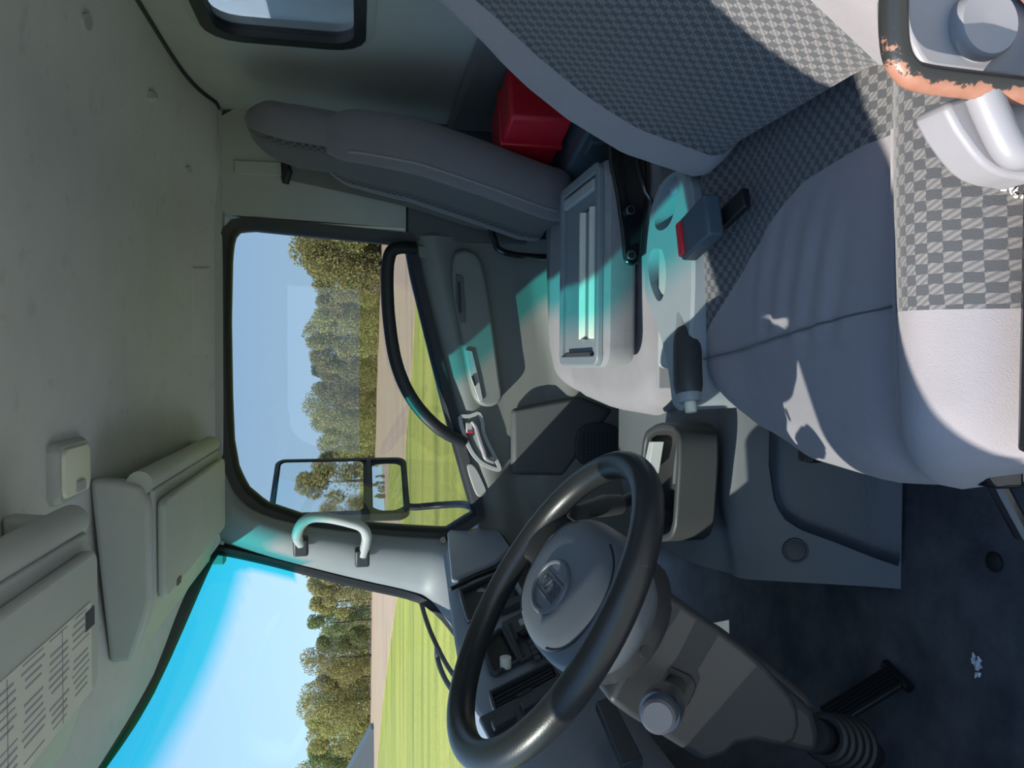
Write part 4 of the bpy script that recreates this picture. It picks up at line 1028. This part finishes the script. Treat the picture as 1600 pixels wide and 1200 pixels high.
def wso(x, y, d): return on(x, y, lambda yy, zz: wsx(yy, zz)-d)
MB().tube(cat([wso(*p, .010) for p in ((657, 938), (668, 975), (682, 1008), (700, 1042), (722, 1072))], 6), .006, 8).build('blade', M['rubber'], wi)
MB().tube(cat([wso(*p, .020) for p in ((662, 955), (675, 992), (686, 1018), (702, 1046), (716, 1064))], 6), [.005]*25, 8).build('blade_frame', M['seal'], wi)
MB().tube(cat([wso(*p, .03) for p in ((683, 1010), (684, 1030), (694, 1058), (712, 1086), (740, 1120))], 6), .0065, 8).build('arm', M['seal'], wi)
MB().box(wso(685, 1020, .024), (.016, .03, .016)).build('joint', M['seal'], wi, bevel=.003)

# ------------------------------------------------------------------ cargo body behind the rear window
cbx = tag(empty('cargo_box', (1.6, YC, -.2)), 'white truck cargo body seen through the rear window', 'truck body')
yr = at(410, 40, X=.846).y; ye = at(410, 53, X=.846).y
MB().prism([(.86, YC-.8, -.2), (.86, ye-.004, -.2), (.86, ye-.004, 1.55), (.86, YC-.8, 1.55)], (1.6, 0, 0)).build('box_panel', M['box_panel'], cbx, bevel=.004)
MB().prism([(.850, yr-.012, -.2), (.850, ye, -.2), (.850, ye, 1.55), (.850, yr-.012, 1.55)], (.03, 0, 0)).build('corner_post', M['white_paint'], cbx, bevel=.003)
rv = None
for k_ in range(12):
    c = Vector((.849, yr, .72+.040*k_)); o = MB().loft([[c+Vector((h, r_*math.cos(a*.785), r_*math.sin(a*.785))) for a in range(8)] for r_, h in ((.006, .012), (.006, -.001), (.003, -.004))]) if rv is None else None
    if rv is None: rv = o.build('rivet', M['steel'], cbx, smooth=40); rz0 = c.z
    else: q = rv.copy(); COL.objects.link(q); q.location = (0, 0, c.z-rz0)

# ------------------------------------------------------------------ outdoors
GZ = -.80
b = MB(); b.add([(-900, -900, GZ), (900, -900, GZ), (900, 900, GZ), (-900, 900, GZ)], [(0, 1, 2, 3)]); g1 = b.build('ground', M['grass'], smooth=0); tag(g1, 'mown green meadow around the truck', 'meadow', kind='structure')
b = MB(); b.prism([(-30, -7, GZ+.02), (30, -7, GZ+.02), (30, 1.2, GZ+.02), (-30, 1.2, GZ+.02)], (0, 0, -.02)); tag(b.build('ground_bounce_lane', M['gravel'], smooth=0), 'added pale gravel lane under the truck, bouncing light into the cab', 'lane', kind='structure')  # added out of view, pale so sunlight bounces up to the ceiling
edge_ = [at(x, y, Z=GZ) for x, y in ((655, 380), (645, 560), (634, 700), (622, 920), (608, 1020), (598, 1100), (589, 1200))]
far = [at(x, y, Z=GZ+.0) for x, y in ((572, 1300), (574, 1000), (576, 700), (580, 400), (582, 200))]
ep = [edge_[0]+Vector((60, -12, 0))]+edge_+[edge_[-1]+Vector((-60, 40, 0))]+[Vector((-180, 170, GZ)), Vector((-40, 150, GZ)), Vector((80, 130, GZ)), Vector((160, 90, GZ)), Vector((160, 10, GZ))]
b = MB(); b.prism([Vector((p.x, p.y, GZ+.03)) for p in ep], (0, 0, -.03)); g2 = b.build('ground_field', M['tilled_soil'], smooth=0); tag(g2, 'pale brown tilled field in front of the trees', 'field', kind='structure')
# far barn roof at the left edge of the windscreen view
def tree_mesh(seed, h, rad, n, shape):
    rr = random.Random(seed); V = []; F = []; LV = []
    lumps = []
    for k_ in range(16):
        t = rr.random(); a = rr.random()*6.283
        zz = h*(.08+.82*t); rmax = rad*(math.sin(math.pi*min(.97, (.15+.80*t)**shape)))**.7
        lumps.append((Vector((math.cos(a)*rmax*.62, math.sin(a)*rmax*.62, zz)), rad*(.30+.22*rr.random())*(1-.35*t)))
    lumps.append((Vector((0, 0, h*.85)), rad*.35)); lumps.append((Vector((0, 0, h*.5)), rad*.7))
    for k_ in range(n):
        c, r_ = rr.choice(lumps)
        d = Vector((rr.gauss(0, 1), rr.gauss(0, 1), rr.gauss(0, 1))).normalized()*r_*(.55+.5*rr.random()**.6); d.z *= 1.25
        p = c+d
        if p.z < .02*h: p.z = .02*h+rr.random()*.12*h
        s = h*(.007+.012*rr.random()); u = Vector((rr.gauss(0, 1), rr.gauss(0, 1), rr.gauss(0, 1))).normalized()
        v_ = u.cross(Vector((rr.gauss(0, 1), rr.gauss(0, 1), rr.gauss(0, 1)))).normalized(); i0 = len(V)
        V += [p+u*s, p+v_*s*.8, p-u*s, p-v_*s*.8]; F.append((i0, i0+1, i0+2, i0+3))
        lv = min(1, max(0, rr.gauss(.42, .22)+.15*(p.z/h-.5))); LV += [lv]*4
    return V, F, LV
TM = []
for s, (h, rd, n, shp) in enumerate(((1, .42, 9000, 1.0), (1, .36, 8000, .9), (1, .30, 7000, .8), (1, .48, 9500, 1.1), (1, .34, 8000, 1.0))):
    V, F, LV = tree_mesh(20+s, h, rd, n, shp); me = bpy.data.meshes.new('crown'); me.from_pydata([tuple(v) for v in V], [], F)
    a = me.attributes.new('lv', 'FLOAT', 'POINT'); a.data.foreach_set('value', LV); me.materials.append(M['leaf' if s != 2 else 'leaf_dark']); TM.append(me)
trk = MB().tube([(0, 0, 0), (.01, 0, .3), (0, .01, .6), (.01, .0, .85)], [.022, .018, .012, .005], 7).build('trunk', M['bark'], smooth=60); TKM = trk.data; bpy.data.objects.remove(trk)
rr = random.Random(11)
# the line of trees: picture column (y) -> base row (x) and top row
bs = [(-400, 604), (100, 602), (380, 597), (600, 589), (900, 582), (1200, 578), (1500, 577)]
tops = [(-400, 455), (100, 460), (345, 466), (410, 474), (470, 500), (520, 486), (620, 486), (700, 492), (760, 505), (860, 480), (905, 474), (1000, 488), (1100, 478), (1200, 470), (1500, 470)]
kinds = ['broad olive tree', 'tall olive tree', 'narrow dark green tree', 'wide yellowing tree', 'slim yellow green tree']
ords = 'first second third fourth fifth sixth seventh eighth ninth tenth eleventh twelfth thirteenth fourteenth fifteenth sixteenth seventeenth eighteenth nineteenth twentieth'.split()
def plant(p, H_, s, label, group):
    t = empty('tree', p); t.rotation_euler.z = rr.uniform(0, 6.28)
    c = bpy.data.objects.new('crown', TM[s]); COL.objects.link(c); c.parent = t; c.scale = (H_*rr.uniform(.8, 1.1), H_*rr.uniform(.8, 1.1), H_)
    q = bpy.data.objects.new('trunk', TKM); COL.objects.link(q); q.parent = t; q.scale = (H_, H_, H_*.8)
    tag(t, label, 'tree', group)
for lo_, hi_, win, start in ((330, 840, 'passenger window', 'rear edge'), (855, 1330, 'windscreen', 'far pillar')):
    for row in (0, 1):
        yy = lo_+(0 if row == 0 else 16); k_ = 0
        while yy < hi_:
            ty_ = yy+rr.uniform(-5, 5); bx = interp(ty_, bs)
            p = at(bx-(2.4 if row else 0), ty_, Z=GZ); tp = interp(ty_, tops)+rr.uniform(-6, 16)+(8 if row else 0); H_ = (bx-tp)/FPX*p.y
            s = rr.randrange(5)
            plant(p, H_, s, '%s, %s row, %s from the %s of the %s' % (kinds[s], 'front' if row == 0 else 'back', ords[min(19, k_)], start, win), 'trees along the field edge')
            yy += rr.uniform(24, 32) if row == 0 else rr.uniform(30, 44); k_ += 1
for k_ in range(12):                               # trees behind the truck, which the side mirror shows
    p = Vector((34+k_*7.5+rr.uniform(-2, 2), 34+10*math.sin(k_*.6)+rr.uniform(-3, 3), GZ))
    plant(p, rr.uniform(6, 8.5), rr.randrange(5), 'leafy tree behind the truck, reflected in the side mirror', 'trees behind the truck')
# barn at the left edge
bc = at(585, 1196, Z=GZ); br = tag(empty('barn', bc), 'low grey barn roof in front of the trees, left edge of the windscreen', 'barn')
u_ = Vector((1, .35, 0)).normalized(); v_ = Vector((-.35, 1, 0)).normalized()
MB().prism([bc+u_*a+Vector((0, 0, z)) for a, z in ((-9, 0), (3.4, 0), (3.4, .3), (-2.5, 3.9), (-9, 7.6), (-9.5, 7.6))], v_*6).build('gable_roof', M['barn_grey'], br)
rp_ = [ceil_hit(x, y) for x, y in ((299, 418), (326, 418), (326, 554), (299, 552))]
rp_ = resample(rp_, 32)
V = [Vector((p.x, p.y, ceil_z(p.x, p.y)-.004)) for p in rp_]; V2 = [Vector((p.x, p.y, ceil_z(p.x, p.y)+.004)) for p in rp_]
mk('pressed_strip', V+V2, [tuple(range(32)), tuple(range(63, 31, -1))]+[(i, (i+1) % 32, (i+1) % 32+32, i+32) for i in range(32)], M['headliner'], ceil, smooth=30, bevel=.002)
b = MB(); rr = random.Random(9)
cl = cat([at(x, y, Z=.375) for x, y in ((1482, 190), (1482, 250), (1490, 282), (1510, 312), (1530, 335), (1552, 360))], 12)
for p in cl:
    for q in range(2):
        c = p+Vector((rr.gauss(0, .0015), rr.gauss(0, .0015), 0)); c.z = dzs(c.x, c.y)+.0008
        v_ = (c.y-.472)/.53
        if v_*.53 < .055: c.z -= .055*(1-math.sqrt(max(0, 1-(1-v_*.53/.055)**2)))
        r_ = .0007+.0012*rr.random(); b.tube([c, c+Vector((rr.gauss(0, .002), rr.gauss(0, .002), r_))], [r_, r_*.5], 5)
tag(b.build('crumbs', M['paper'], loc=cl[0]), 'white crumbs along the near edge of the driver seat', 'crumbs', kind='stuff')
